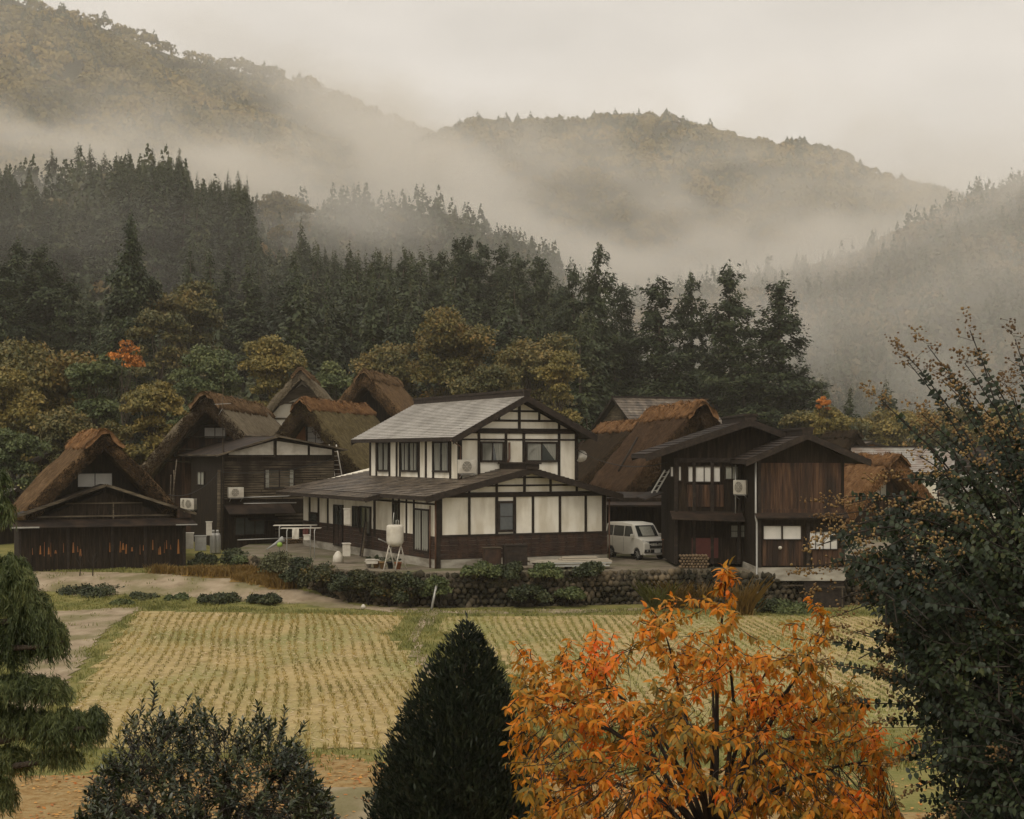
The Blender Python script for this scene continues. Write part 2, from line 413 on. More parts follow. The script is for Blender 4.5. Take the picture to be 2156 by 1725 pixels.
crest2 = [(560, 560, 290), (635, 462, 300), (665, 505, 300), (735, 508, 262), (790, 512, 262), (850, 520, 255), (868, 530, 262), (905, 520, 258), (925, 535, 240), (965, 505, 235), (985, 498, 232), (1010, 512, 238), (1055, 520, 240), (1090, 535, 236), (1130, 545, 232), (1155, 575, 226), (1178, 600, 222)]
for i, (vx, vy, d) in enumerate(crest2):
    plant_top(GROVE[i % 5] if i > 7 else HILL[i % 8], vx, vy, d, 23 + (i % 3) * 2, R.uniform(.85, 1.15), 'conifer of the front skyline of the slope, just behind the village trees', 'conifers on the front skyline')
cnt = 0; placed = []
gg = random.Random(5)
for tr in range(14000):
    d = 165 + 250 * gg.random() ** .9; u = gg.uniform(-0.37, 0.07)
    lim = 0.02 if d < 260 else (-0.06 if d < 300 else -0.155)
    if u > lim + (0.05 if d < 215 else 0): continue
    x = u * d
    sp = 4.3 + d * 0.0065
    if any(abs(x - px) < sp and (x - px) ** 2 + (d - py) ** 2 < sp * sp for px, py in placed): continue
    if d < 262 and u < -0.215: continue
    if d < 215 and u < -0.15: continue
    z = land_z(x, d); h = gg.uniform(17, 24)
    vyt = 955 - (z + h - EYE) / d * 3200; vx = 1078 + 3200 * u
    # keep under the skyline that is set out tree by tree
    sky_y = np.interp(vx, [0, 120, 160, 230, 245, 380, 400, 520, 560, 640, 735, 985, 1060, 1150, 1250], [350, 400, 400, 400, 325, 325, 365, 375, 560, 490, 515, 505, 520, 560, 640])
    if vyt < sky_y + 12: h = max(12, h - (sky_y + 12 - vyt) / 3200 * d); vyt = 955 - (z + h - EYE) / d * 3200
    if vyt < sky_y: continue
    placed.append((x, d)); cnt += 1
    plant(HILL[gg.randrange(8)], (x, d, z - .3), h, gg.uniform(.9, 1.25), FL, FG)
    if cnt >= 228: break
# trees of the far ridge in the mist
far = [(745, 385, 520, 26, 1.25), (768, 388, 525, 26, 1.1), (765, 448, 480, 18, 1.0), (790, 462, 480, 16, 1.0), (853, 402, 500, 24, .8), (868, 430, 500, 20, .9), (935, 425, 560, 20, 1), (960, 440, 560, 20, 1), (985, 455, 555, 20, 1), (1005, 470, 550, 18, 1), (1030, 475, 545, 18, 1), (1055, 480, 540, 18, 1), (1082, 490, 540, 18, 1), (700, 465, 470, 14, 1), (675, 480, 460, 13, 1), (108, 310, 470, 22, 1.1), (165, 298, 480, 24, 1.2), (190, 305, 480, 24, 1.1), (220, 318, 470, 22, 1.1)]
for i, (vx, vy, d, h, w) in enumerate(far):
    plant_top(HILL[i % 8], vx, vy, d, h, w, 'pale conifer half lost in the mist on the second ridge', 'misty conifers on the second ridge')

# ------------------------------------------------------------------ woods too far off to count
def woods(name, box, n, seed, cfrac, mat, label, leafn=70, size=5.2, pred=None, conh=1.5):
    g = rng(seed); (u0, u1, y0, y1) = box
    u = g.uniform(u0, u1, n * 3); y = np.sqrt(g.uniform(y0 ** 2, y1 ** 2, n * 3)); x = u * y
    z = land(x, y); ok = z > 6
    if pred is not None: ok &= pred(x, y, z)
    x, y, z = x[ok][:n], y[ok][:n], z[ok][:n]; m = len(x)
    con = g.random(m) < cfrac * (0.3 + 1.4 * vnoise(x, y, 90, seed))
    s = g.uniform(0.7, 1.35, m) * size
    d = unit(g.normal(0, 1, (m, leafn, 3))); d[..., 2] = np.abs(d[..., 2])
    rr = g.uniform(0.75, 1.05, (m, leafn))
    P = d * rr[..., None] * (s[:, None, None]) * np.array([1, 1, .85])
    tcon = g.random((m, leafn)) ** 1.3
    ang = g.random((m, leafn)) * 6.283
    rc = (1 - tcon) * s[:, None] * 0.62
    Pc = np.stack([np.cos(ang) * rc, np.sin(ang) * rc, tcon * s[:, None] * conh], -1)
    P = np.where(con[:, None, None], Pc, P) + np.stack([x, y, z + s * .18], 1)[:, None, :]
    Nn = np.where(con[:, None, None], np.stack([np.cos(ang), np.sin(ang), ang * 0 + .4], -1), d)
    P = P.reshape(-1, 3); Nn = Nn.reshape(-1, 3) + g.normal(0, .12, (len(P), 3)); Dd = g.normal(0, 1, (len(P), 3))
    L = (s[:, None] * np.where(con[:, None], 0.16 + 0.42 * (1 - tcon), 0.5)).ravel()
    V, F = leaves(P, Dd, Nn, L, L * .8)
    mi = np.repeat(con.astype(int), leafn)
    o = fast_mesh(name, V, F, mat, mi=mi); return tag(o, label, 'woodland', kind='stuff')
M['wood_brown'] = leafmat('autumn_wood', [(0.075, 0.066, 0.016), (0.14, 0.11, 0.025), (0.215, 0.155, 0.033), (0.29, 0.185, 0.038)], trans=0.1, patch=0.025, scat=.25)
M['wood_olive'] = leafmat('olive_wood', [(0.035, 0.038, 0.016), (0.08, 0.07, 0.026), (0.14, 0.10, 0.034), (0.21, 0.13, 0.04)], trans=0.1, patch=0.025, scat=.25)
WM = [M['wood_brown'], M['needles_far']]; WM2 = [M['wood_olive'], M['needles_far']]
woods('mountain_woods', (-0.42, -0.06, 600, 1015), 3800, 11, .12, WM, 'brown autumn woods covering the big mountain at upper left')
woods('mountain_woods', (-0.42, 0.02, 1180, 1370), 1700, 12, .2, WM, 'faint autumn woods on the ridge behind the left mountain', leafn=40, size=6)
woods('mountain_woods', (-0.10, 0.42, 740, 1165), 4300, 13, .3, WM, 'olive and brown woods on the round hill across the valley')
woods('mountain_woods', (0.0, 0.42, 320, 640), 3600, 14, .4, WM2, 'hazy mixed woods on the slope at the right side', leafn=60, size=3.4, conh=2.4)
woods('mountain_woods', (-0.42, 0.06, 400, 560), 1300, 15, .6, WM2, 'misty mixed woods on the second ridge above the conifers', leafn=70, size=4.2, conh=2.4)
woods('slope_woods', (-0.42, 0.10, 160, 400), 900, 16, .75, WM2, 'low dark undergrowth and young trees filling the wooded slope', leafn=90, size=2.6, conh=2.4)
# ------------------------------------------------------------------ building kit
M['plaster'] = surf('white_plaster', [(0.72, 0.665, 0.54), (0.80, 0.75, 0.63), (0.84, 0.795, 0.68)], nscale=1.2, rough=0.9, bump=.1, stain=((0.40, 0.33, 0.21), (1.6, 1.6, 0.4), 0.42), spec=.15)
M['timber'] = surf('dark_timber', [(0.011, 0.008, 0.006), (0.024, 0.017, 0.012), (0.045, 0.031, 0.022)], scale=(1, 1, 1), nscale=5, rough=0.75, bump=.3, spec=.25)
M['siding'] = surf('brown_siding', [(0.014, 0.009, 0.006), (0.032, 0.019, 0.013), (0.06, 0.034, 0.022)], scale=(4, 4, 1.2), nscale=2, rough=0.7, bump=.4, spec=.3, stain=((0.09, 0.045, 0.024), (3, 3, 1.3), .4))
M['concrete'] = surf('concrete', [(0.30, 0.27, 0.22), (0.42, 0.39, 0.32)], nscale=2, rough=0.95, bump=.3, stain=((0.12, 0.10, 0.07), (1, 1, 2.5), .6), spec=.1)
M['tile'] = surf('wet_grey_roof', [(0.26, 0.24, 0.21), (0.38, 0.355, 0.315), (0.48, 0.45, 0.40)], scale=(1, 1, 1), nscale=3.2, detail=8, rough=0.38, bump=.25, bscale=14, spec=.55, stain=((0.10, 0.085, 0.06), (.7, .7, .7), .35))
M['tile_old'] = surf('mossy_brown_roof', [(0.06, 0.045, 0.03), (0.13, 0.10, 0.07), (0.24, 0.20, 0.15)], nscale=1.5, detail=8, rough=0.45, bump=.4, bscale=10, spec=.45, stain=((0.03, 0.022, 0.016), (1.6, 1.6, .5), .8))
M['metal_dark'] = surf('dark_sheet_roof', [(0.012, 0.009, 0.007), (0.028, 0.020, 0.015)], nscale=2, rough=0.75, bump=.25, spec=.2, stain=((0.06, 0.038, 0.024), (1, 1, 1), .5))
M['wood_old'] = surf('weathered_wood', [(0.008, 0.006, 0.0045), (0.019, 0.0135, 0.009), (0.045, 0.030, 0.018)], scale=(7, 7, .7), nscale=1.4, detail=7, rough=0.85, bump=.5, spec=.15)
M['wood_grey'] = surf('grey_weatherboard', [(0.035, 0.028, 0.020), (0.10, 0.080, 0.055), (0.19, 0.155, 0.105)], scale=(.6, .6, 6), nscale=1.6, detail=7, rough=0.9, bump=.5, spec=.1, stain=((0.02, 0.015, 0.011), (.5, .5, .5), .9))
M['wood_red'] = surf('red_brown_boards', [(0.016, 0.010, 0.007), (0.062, 0.032, 0.018), (0.14, 0.075, 0.038)], scale=(8, 8, .5), nscale=1.3, detail=7, rough=0.7, bump=.4, spec=.25, stain=((0.016, 0.010, 0.007), (2.2, 2.2, .35), .9))
M['wood_orange'] = surf('raw_orange_boards', [(0.12, 0.045, 0.014), (0.36, 0.15, 0.04)], scale=(9, 9, .4), nscale=1.3, detail=6, rough=0.7, bump=.3)
M['shoji'] = surf('shoji_paper', [(0.50, 0.48, 0.43), (0.62, 0.59, 0.53)], nscale=2, rough=0.6, spec=.3)
M['glass'] = surf('window_glass', [(0.035, 0.04, 0.036), (0.07, 0.078, 0.07)], nscale=1.5, rough=0.12, spec=.7)
M['curtain'] = surf('net_curtain', [(0.20, 0.20, 0.165), (0.34, 0.33, 0.28)], scale=(9, 9, .4), nscale=2, rough=0.9, spec=.1)
M['offwhite'] = surf('off_white_paint', [(0.50, 0.46, 0.38), (0.62, 0.58, 0.49)], nscale=3, rough=0.5, spec=.4, stain=((0.25, 0.20, 0.13), (2, 2, 2), .4))
M['galv'] = surf('galvanised_steel', [(0.30, 0.29, 0.26), (0.42, 0.41, 0.37)], nscale=4, rough=0.45, metal=.4)
M['copper_pipe'] = surf('brown_pipe', [(0.09, 0.045, 0.028), (0.15, 0.08, 0.05)], nscale=4, rough=0.5)
M['black'] = surf('black_plastic', [(0.012, 0.012, 0.012), (0.03, 0.03, 0.028)], nscale=4, rough=0.5)
M['thatch'] = surf('old_thatch', [(0.055, 0.036, 0.020), (0.11, 0.076, 0.042), (0.17, 0.12, 0.066)], scale=(2.5, 2.5, 1.2), nscale=2.6, detail=8, rough=1.0, bump=.9, bscale=9, spec=.05, bdist=.08)
def thmat(n, cols): return leafmat(n, cols, rough=1.0, trans=0, spec=.04, patch=.7)
TH = {
 'brown': (surf('thatch_brown', [(0.055, 0.034, 0.017), (0.12, 0.074, 0.038), (0.19, 0.12, 0.062)], nscale=3, detail=8, rough=1, bump=.9, spec=.04, bdist=.08), thmat('straw_brown', [(0.035, 0.022, 0.012), (0.11, 0.068, 0.036), (0.19, 0.12, 0.062)])),
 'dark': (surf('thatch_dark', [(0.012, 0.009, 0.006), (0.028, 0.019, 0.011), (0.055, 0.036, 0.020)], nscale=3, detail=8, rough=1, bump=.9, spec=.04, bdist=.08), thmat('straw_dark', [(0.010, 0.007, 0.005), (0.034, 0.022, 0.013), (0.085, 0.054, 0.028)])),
 'olive': (surf('thatch_mossy', [(0.045, 0.035, 0.018), (0.10, 0.078, 0.038), (0.165, 0.13, 0.064)], nscale=3, detail=8, rough=1, bump=.9, spec=.04, bdist=.08), thmat('straw_mossy', [(0.028, 0.022, 0.012), (0.11, 0.085, 0.04), (0.20, 0.155, 0.075)])),
 'grey': (surf('thatch_grey', [(0.085, 0.068, 0.045), (0.15, 0.122, 0.082), (0.22, 0.18, 0.12)], nscale=3, detail=8, rough=1, bump=.9, spec=.04, bdist=.08), thmat('straw_grey', [(0.06, 0.046, 0.03), (0.16, 0.13, 0.085), (0.26, 0.21, 0.14)])),
 'rustic': (surf('thatch_rustic', [(0.028, 0.017, 0.010), (0.060, 0.036, 0.021), (0.098, 0.059, 0.034)], nscale=3, detail=8, rough=1, bump=.9, spec=.04, bdist=.08), thmat('straw_rustic', [(0.018, 0.011, 0.007), (0.066, 0.040, 0.023), (0.135, 0.083, 0.046)])),
 'orange': (surf('thatch_fresh', [(0.07, 0.036, 0.017), (0.16, 0.086, 0.040), (0.24, 0.135, 0.062)], nscale=3, detail=8, rough=1, bump=.9, spec=.04, bdist=.08), thmat('straw_fresh', [(0.035, 0.017, 0.009), (0.17, 0.085, 0.036), (0.36, 0.19, 0.08)])),
}
def crop(ox, oy, k): return lambda x, y: ((ox + x / k) / 1.1874, (oy + y / k) / 1.1874)
cA = crop(0, 900, 2.837); cB = crop(680, 900, 2.45); cC = crop(1400, 900, 2.45); cD = crop(400, 1080, 5.39); cE = crop(1140, 980, 5.99); cF = crop(750, 1200, 5.39)
ident = lambda x, y: (x, y)
class Frame:
    """a building's own axes: x along the front, y into the depth, z up"""
    def __init__(s, x, y, z, deg):
        s.o = Vector((x, y, z)); s.t = rad(deg); s.u = Vector((math.cos(s.t), math.sin(s.t), 0)); s.v = Vector((-math.sin(s.t), math.cos(s.t), 0))
    def on_front(s, p, yl=0.0):
        """(x, z) of the point of the plane y = yl seen at p"""
        r = Vector(((p[0] - 1078) / 3200, 1, (955 - p[1]) / 3200)); o = s.o + s.v * yl
        k = (o - Vector((0, 0, EYE))).dot(s.v) / r.dot(s.v); q = Vector((0, 0, EYE)) + r * k - s.o
        return q.dot(s.u), q.z
    def on_side(s, p, xl=0.0):
        r = Vector(((p[0] - 1078) / 3200, 1, (955 - p[1]) / 3200)); o = s.o + s.u * xl
        k = (o - Vector((0, 0, EYE))).dot(s.u) / r.dot(s.u); q = Vector((0, 0, EYE)) + r * k - s.o
        return q.dot(s.v), q.z
    def w(s, x, y, z): return s.o + s.u * x + s.v * y + Vector((0, 0, z))
def front_rect(fr, cr, x0, y0, x1, y1, yl=0.0):
    a = fr.on_front(cr(x0, y0), yl); b = fr.on_front(cr(x1, y1), yl)
    return min(a[0], b[0]), max(a[0], b[0]), min(a[1], b[1]), max(a[1], b[1])
def side_rect(fr, cr, x0, y0, x1, y1, xl=0.0):
    a = fr.on_side(cr(x0, y0), xl); b = fr.on_side(cr(x1, y1), xl)
    return min(a[0], b[0]), max(a[0], b[0]), min(a[1], b[1]), max(a[1], b[1])
def window(parent, rect, face, off, nm='window', pane='glass', frame='timber', cols=2, fw=.07, curtain=None, rows=1):
    """a window set on a wall; face 'y' (front, looking to -y) at y=off or 'x' (side, looking to -x) at x=off"""
    a0, a1, z0, z1 = rect
    def bx(m, p0, p1, q0, q1, d0, d1):
        if face == 'y': m.box(p0, p1, off - d1, off - d0, q0, q1)
        else: m.box(off - d1, off - d0, p0, p1, q0, q1)
    m = MB()
    bx(m, a0, a1, z1 - fw, z1, .0, .09); bx(m, a0, a1, z0, z0 + fw, .0, .10)
    bx(m, a0, a0 + fw, z0 + fw, z1 - fw, .0, .09); bx(m, a1 - fw, a1, z0 + fw, z1 - fw, .0, .09)
    for k in range(1, cols):
        c = a0 + (a1 - a0) * k / cols; bx(m, c - fw * .35, c + fw * .35, z0 + fw, z1 - fw, .0, .07)
    for k in range(1, rows):
        c = z0 + (z1 - z0) * k / rows; bx(m, a0 + fw, a1 - fw, c - .012, c + .012, .0, .055)
    w = m.build(nm, M[frame], parent)
    p = MB(); bx(p, a0 + fw, a1 - fw, z0 + fw, z1 - fw, .002, .03); p.build('pane', M[pane], w)
    if curtain:
        c = MB()
        for (f0, f1, g0, g1) in curtain:     # drawn net curtains: top edge f0..f1, bottom edge g0..g1
            X = lambda f: a0 + fw + (a1 - a0 - 2 * fw) * f
            zt, zb = z1 - fw - .01, z0 + fw + .01
            for i in range(6):
                t0, t1 = i / 6, (i + 1) / 6
                pts = [(X(f0 + (f1 - f0) * t0), zt), (X(f0 + (f1 - f0) * t1), zt), (X(g0 + (g1 - g0) * t1), zb), (X(g0 + (g1 - g0) * t0), zb)]
                dd = off - .034 - .012 * (i % 2)
                if face == 'y': c.prism([(q[0], dd, q[1]) for q in pts], (0, -.004, 0))
                else: c.prism([(dd, q[0], q[1]) for q in pts], (-.004, 0, 0))
        c.build('curtain', M['curtain'], w)
    return w
def gable_poly(x0, x1, z0, ze0, ze1, xa, za, y): return [(x0, y, z0), (x1, y, z0), (x1, y, ze1), (xa, y, za), (x0, y, ze0)]
def courses(m, e0, e1, r1, r0, n, th=.036):
    """a roof slope laid in n overlapping courses: eave e0-e1, top r0-r1"""
    e0, e1, r0, r1 = map(Vector, (e0, e1, r0, r1)); nn = (e1 - e0).cross(r0 - e0).normalized()
    if nn.z < 0: nn = -nn
    for i in range(n):
        a, b = i / n, (i + 1) / n
        p = [e0.lerp(r0, a), e1.lerp(r1, a), e1.lerp(r1, b), e0.lerp(r0, b)]
        p2 = [p[0] + nn * th, p[1] + nn * th, p[2] + nn * .002, p[3] + nn * .002]
        m.add(p2 + [p[0], p[1]], [(0, 1, 2, 3), (4, 5, 1, 0)])
def slab(m, pts, th):
    """a sloping deck under the courses; pts four top corners"""
    pts = [Vector(p) for p in pts]; n = (pts[1] - pts[0]).cross(pts[3] - pts[0]).normalized()
    if n.z > 0: n = -n
    m.prism(pts, n * th)
def thatched(fr, W, L, ze, za, t, kind, label, cx=0.0, lean=.5, ov=.7, seed=0, cap='orange', capw=1.5, wall=None, wall_mat='wood_old', wall_in=.55, group=None, straw=2600, over=.35, cat='house', name='thatched_house', under='dark'):
    """a steep thatched house: gable front at y=0, ridge running back; local x centre cx"""
    root = empty(name, fr.o, fr.t, label, cat, group)
    g = rng(900 + seed); n = 12; ny = max(8, int(L * 1.6))
    s = np.linspace(-1, 1, 2 * n + 1); hw = W / 2
    ox = cx + s * hw; oz = za - (za - ze) * np.abs(s) ** 1.06
    oz = oz - 0.12 * np.exp(-(s / .07) ** 2)
    tn = t / math.cos(math.atan2(za - ze, hw)) 
    ix = cx + s * (hw - t * .35); iz = oz - tn * (1 - .25 * (1 - np.abs(s)))
    loop = np.concatenate([np.stack([ox, oz], 1), np.stack([ix, iz], 1)[::-1]]); K = len(loop)
    yy = np.linspace(-ov, L + ov, ny + 1); V = []
    for j, y in enumerate(yy):
        f = (loop[:, 1] - ze) / (za - ze)
        yj = y - lean * np.clip(f, 0, 1) * (1 - j / ny) + lean * np.clip(f, 0, 1) * (j / ny) + g.normal(0, .03, K)
        P = np.stack([loop[:, 0], yj, loop[:, 1]], 1); P += g.normal(0, .045, P.shape)
        V.append(P)
    V = np.concatenate(V); F = []
    for j in range(ny):
        for k in range(K):
            F.append((j * K + k, j * K + (k + 1) % K, (j + 1) * K + (k + 1) % K, (j + 1) * K + k))
    for b, rv in ((0, 0), (ny * K, 1)):
        for k in range(2 * n):
            q = (b + k, b + k + 1, b + K - 2 - k, b + K - 1 - k); F.append(q[::-1] if not rv else q)
    F = np.array(F); mi = [0] * len(F); mi = np.array(mi)
    # straw: along both slopes and over the cut front edge
    ns = int(straw * 2.2); sd = np.where(g.random(ns) < .5, -1, 1); a = g.random(ns); y = g.uniform(-ov, L + ov, ns)
    P = np.stack([cx + sd * a * hw, y - lean * (1 - a) * (y < 1) * (1 - np.clip(y, 0, 1)), za - (za - ze) * a ** 1.06 + .03], 1)
    dn = unit(np.array([[hw, 0, -(za - ze)]])) * np.array([1, 1, 1]); D = np.stack([sd * dn[0, 0], g.normal(0, .12, ns), np.full(ns, dn[0, 2])], 1)
    N = np.stack([sd * (za - ze), np.zeros(ns), np.full(ns, hw)], 1) + g.normal(0, .10, (ns, 3)) * hw
    v1, f1 = leaves(P, D, N, g.uniform(.10, .26, ns), g.uniform(.02, .045, ns))
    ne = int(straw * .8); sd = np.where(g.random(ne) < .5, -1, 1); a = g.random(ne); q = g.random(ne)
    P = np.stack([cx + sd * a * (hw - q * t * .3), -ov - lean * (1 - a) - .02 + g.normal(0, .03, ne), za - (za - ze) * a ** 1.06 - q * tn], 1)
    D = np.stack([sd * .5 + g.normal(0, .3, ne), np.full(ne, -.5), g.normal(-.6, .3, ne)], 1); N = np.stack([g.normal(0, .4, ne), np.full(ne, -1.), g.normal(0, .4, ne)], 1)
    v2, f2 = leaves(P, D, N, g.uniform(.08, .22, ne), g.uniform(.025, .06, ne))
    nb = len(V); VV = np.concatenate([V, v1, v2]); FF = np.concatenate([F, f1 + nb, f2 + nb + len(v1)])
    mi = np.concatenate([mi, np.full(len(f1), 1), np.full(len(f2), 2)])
    rf = fast_mesh('thatch_roof', VV, FF, [TH[kind][0], TH[kind][1], TH[under][1]], root, mi=mi)  # darker straw on the cut front edge paints in its underlit shade
    # ridge cap: a thick saddle of newer straw with ragged ends
    nc = 9; cs = np.linspace(-1, 1, nc); V = []; y0, y1 = -ov - lean - over, L + ov + lean + .2; my = max(8, int((y1 - y0) * 2.2))
    for j in range(my + 1):
        y = y0 + (y1 - y0) * j / my; bz = .07 * math.sin(j * 1.9 + seed) + .05 * math.sin(j * .7)
        top = np.stack([cx + cs * capw / 2 * (1 + .08 * math.sin(j * 2.3)), np.full(nc, y), za + .13 + bz * .7 - np.abs(cs) ** 1.25 * (capw / 2) * (za - ze) / hw * .85], 1)
        bot = top.copy(); bot[:, 2] -= .22; bot[:, 0] = cx + (bot[:, 0] - cx) * .93
        V.append(np.concatenate([top, bot[::-1]]) + g.normal(0, .05, (2 * nc, 3)))
    V = np.concatenate(V); K = 2 * nc; F = []
    for j in range(my):
        for k in range(K): F.append((j * K + k, j * K + (k + 1) % K, (j + 1) * K + (k + 1) % K, (j + 1) * K + k))
    for b in (0, my * K):
        for k in range(nc - 1): F.append((b + k, b + k + 1, b + K - 2 - k, b + K - 1 - k))
    F = np.array(F); nr = int(500 + 130 * L)
    a = g.uniform(-1, 1, nr); P = np.stack([cx + a * capw / 2, g.uniform(y0, y1, nr), za + .15 - np.abs(a) ** 1.25 * (capw / 2) * (za - ze) / hw * .85 + g.normal(0, .06, nr)], 1)
    v1, f1 = leaves(P, np.stack([a * 1.2 + g.normal(0, .3, nr), g.normal(0, .35, nr), -np.abs(a)], 1), np.stack([a, g.normal(0, .3, nr), np.ones(nr)], 1), g.uniform(.15, .45, nr), g.uniform(.03, .07, nr))
    nf = len(V); fast_mesh('ridge_cap', np.concatenate([V, v1]), np.concatenate([F, f1 + nf]), [TH[cap][0], TH[cap][1]], root, mi=[0] * len(F) + [1] * len(f1))
    # gable wall, set back under the thatch
    wz = fr_floor = 0.0
    k = (za - ze) / hw; inw = hw - t * 1.25; z_in = ze - .15
    m = MB(); m.prism([(cx - inw, wall_in, wz), (cx + inw, wall_in, wz), (cx + inw, wall_in, z_in), (cx, wall_in, z_in + inw * k), (cx - inw, wall_in, z_in)], (0, max(1.0, L - 2 * wall_in), 0))
    m.build('wall', M[wall_mat], root)
    return root

# ------------------------------------------------------------------ the white two-storey house
WH = Frame(-3.29, 66.67, 1.5, 26)
wh = empty('plaster_house', WH.o, WH.t, 'two-storey white plaster house with black timbering and a grey tiled roof', 'house')
B = 18.6
# local heights are above the terrace (1.5 m)
m = MB()
m.prism([(0, 0, .35), (8.53, 0, .35), (8.53, 0, 3.27), (4.27, 0, 4.28), (0, 0, 3.27)], (0, B, 0))
m.prism([(2.03, 2, 3.4), (7.98, 2, 3.4), (7.98, 2, 5.95), (4.98, 2, 7.42), (2.03, 2, 5.95)], (0, 11.6, 0))
m.build('wall', M['plaster'], wh)
m = MB(); m.box(-.02, 8.55, -.02, B + .02, -.35, .33); m.build('foundation', M['concrete'], wh)
# timbers on the two gables and the left side
tb = MB()
def tf(cr, x0, y0, x1, y1, yl=0.0, d=.045):
    r = front_rect(WH, cr, x0, y0, x1, y1, yl); tb.box(r[0], r[1], yl - d, yl - .002, r[2], r[3])
def vpost(cr, x, w, z0, z1, yl=0.0, d=.05):
    c = WH.on_front(cr(x, 900), yl)[0]; tb.box(c - w / 2, c + w / 2, yl - d, yl - .002, z0, z1)
def hbeam(x0, x1, z0, z1, yl=0.0, d=.06): tb.box(x0, x1, yl - d, yl - .002, z0, z1)
for x, w in ((1030, .16), (1207, .11), (1375, .13), (1485, .13), (1597, .11), (1762, .11), (1920, .11), (2032, .2)): vpost(cB, x, w, 1.37, 3.05)
tb.box(-.06, .14, -.08, .0, -.1, 3.05)
hbeam(-.05, 8.58, 3.05, 3.27, 0, .07); hbeam(.0, 8.53, 1.33, 1.41, 0, .055)
hbeam(1.2, 7.3, 3.52, 3.60, 0, .045); hbeam(2.6, 5.9, 3.88, 3.95, 0, .045)
for x, w, z1 in ((1207, .10, 3.55), (1375, .10, 3.93), (1545, .12, 4.22), (1705, .10, 3.93), (1865, .10, 3.6)): vpost(cB, x, w, 3.27, z1, 0, .05)
Y2 = 2.0
for x, w in ((60, .17), (340, .12), (745, .12), (1012, .13), (1540, .12), (1800, .17)): vpost(cE, x, w, 3.6, 5.95, Y2)
hbeam(2.0, 8.0, 5.92, 6.16, Y2, .08); hbeam(2.03, 7.98, 5.60, 5.68, Y2, .045)
hbeam(2.9, 7.1, 6.47, 6.57, Y2, .045); hbeam(3.75, 6.3, 6.92, 7.01, Y2, .045)
for x, w, z0, z1 in ((335, .1, 6.16, 6.4), (945, .13, 6.16, 7.3), (1540, .11, 6.16, 6.5), (643, .10, 6.5, 6.95), (1243, .10, 6.5, 6.95)): vpost(cE, x, w, z0, z1, Y2)
def sp(cr, x, w, z0, z1, xl, d=.05):
    c = WH.on_side(cr(x, 900), xl)[0]; tb.box(xl - d, xl - .002, c - w / 2, c + w / 2, z0, z1)
for x in (604, 642, 722, 766, 786, 902, 945, 990, 1095): sp(cB, x, .17, 3.75, 5.8, 2.03)
tb.box(1.97, 2.028, 2, 13.6, 5.62, 5.75); tb.box(1.96, 2.028, 2, 13.6, 3.72, 3.82); tb.box(1.95, 2.028, 1.95, 2.2, 3.6, 5.9)
for x, w in ((135, .2), (255, .2), (380, .16), (1010, .22), (1260, .14), (1340, .16), (1440, .12), (1540, .14)): sp(cF, x, w, 1.0, 3.2, 0.0)
tb.box(-.05, -.002, 0, B, 2.72, 2.80); tb.box(-.055, -.002, 0, B, 3.12, 3.22)
tb.build('timber_frame', M['timber'], wh)
m = MB()                                                            # brown board skirt round the ground floor
for i in range(5):
    z = .35 + i * .2
    m.box(-.035, 8.565, -.04 + i * .002, -.004, z, z + .19); m.box(-.04 + i * .002, -.004, -.002, B, z, z + .19)
for i in range(19): m.box(i * .45 + .1, i * .45 + .13, -.052, -.04, .36, 1.34)
m.build('siding', M['siding'], wh)
# roofs
def gable_roof(parent, xl, xr, xa, ze_l, ze_r, za, y0, y1, mat, deck, n, ridge=True, th=.14, fascia=.22, nm='roof', rk=('timber',), cap_w=.2, cap_h=.22, ridge_ov=.0):
    m = MB(); courses(m, (xl, y0, ze_l), (xl, y1, ze_l), (xa, y1, za), (xa, y0, za), n); courses(m, (xr, y1, ze_r), (xr, y0, ze_r), (xa, y0, za), (xa, y1, za), n)
    rf = m.build(nm, M[mat], parent)
    d = MB(); slab(d, [(xl, y0 + .02, ze_l - .004), (xa, y0 + .02, za - .004), (xa, y1 - .02, za - .004), (xl, y1 - .02, ze_l - .004)], th); slab(d, [(xa, y0 + .02, za - .004), (xr, y0 + .02, ze_r - .004), (xr, y1 - .02, ze_r - .004), (xa, y1 - .02, za - .004)], th)
    for (x, z) in ((xl, ze_l), (xr, ze_r)):                         # barge boards
        for y in (y0, y1 - .05): d.prism([(x, y, z + .01), (xa, y, za + .01), (xa, y, za - fascia), (x, y, z - fascia)], (0, .05, 0))
    d.box(xl - .03, xl + .02, y0, y1, ze_l - .17, ze_l - .01); d.box(xr - .02, xr + .03, y0, y1, ze_r - .17, ze_r - .01)
    d.build('eaves', M[deck], parent)
    if ridge:
        r = MB(); r.box(xa - cap_w, xa + cap_w, y0 - ridge_ov, y1, za - .05, za + cap_h * .6); r.box(xa - cap_w * 1.25, xa + cap_w * 1.25, y0 - ridge_ov - .04, y1 + .04, za + cap_h * .6, za + cap_h)
        r.build('ridge', M[deck], rf)
    return rf
gable_roof(wh, 1.25, 8.62, 4.96, 5.72, 5.85, 7.68, 1.05, 14.4, 'tile', 'timber', 24, cap_w=.16, cap_h=.28, fascia=.30)
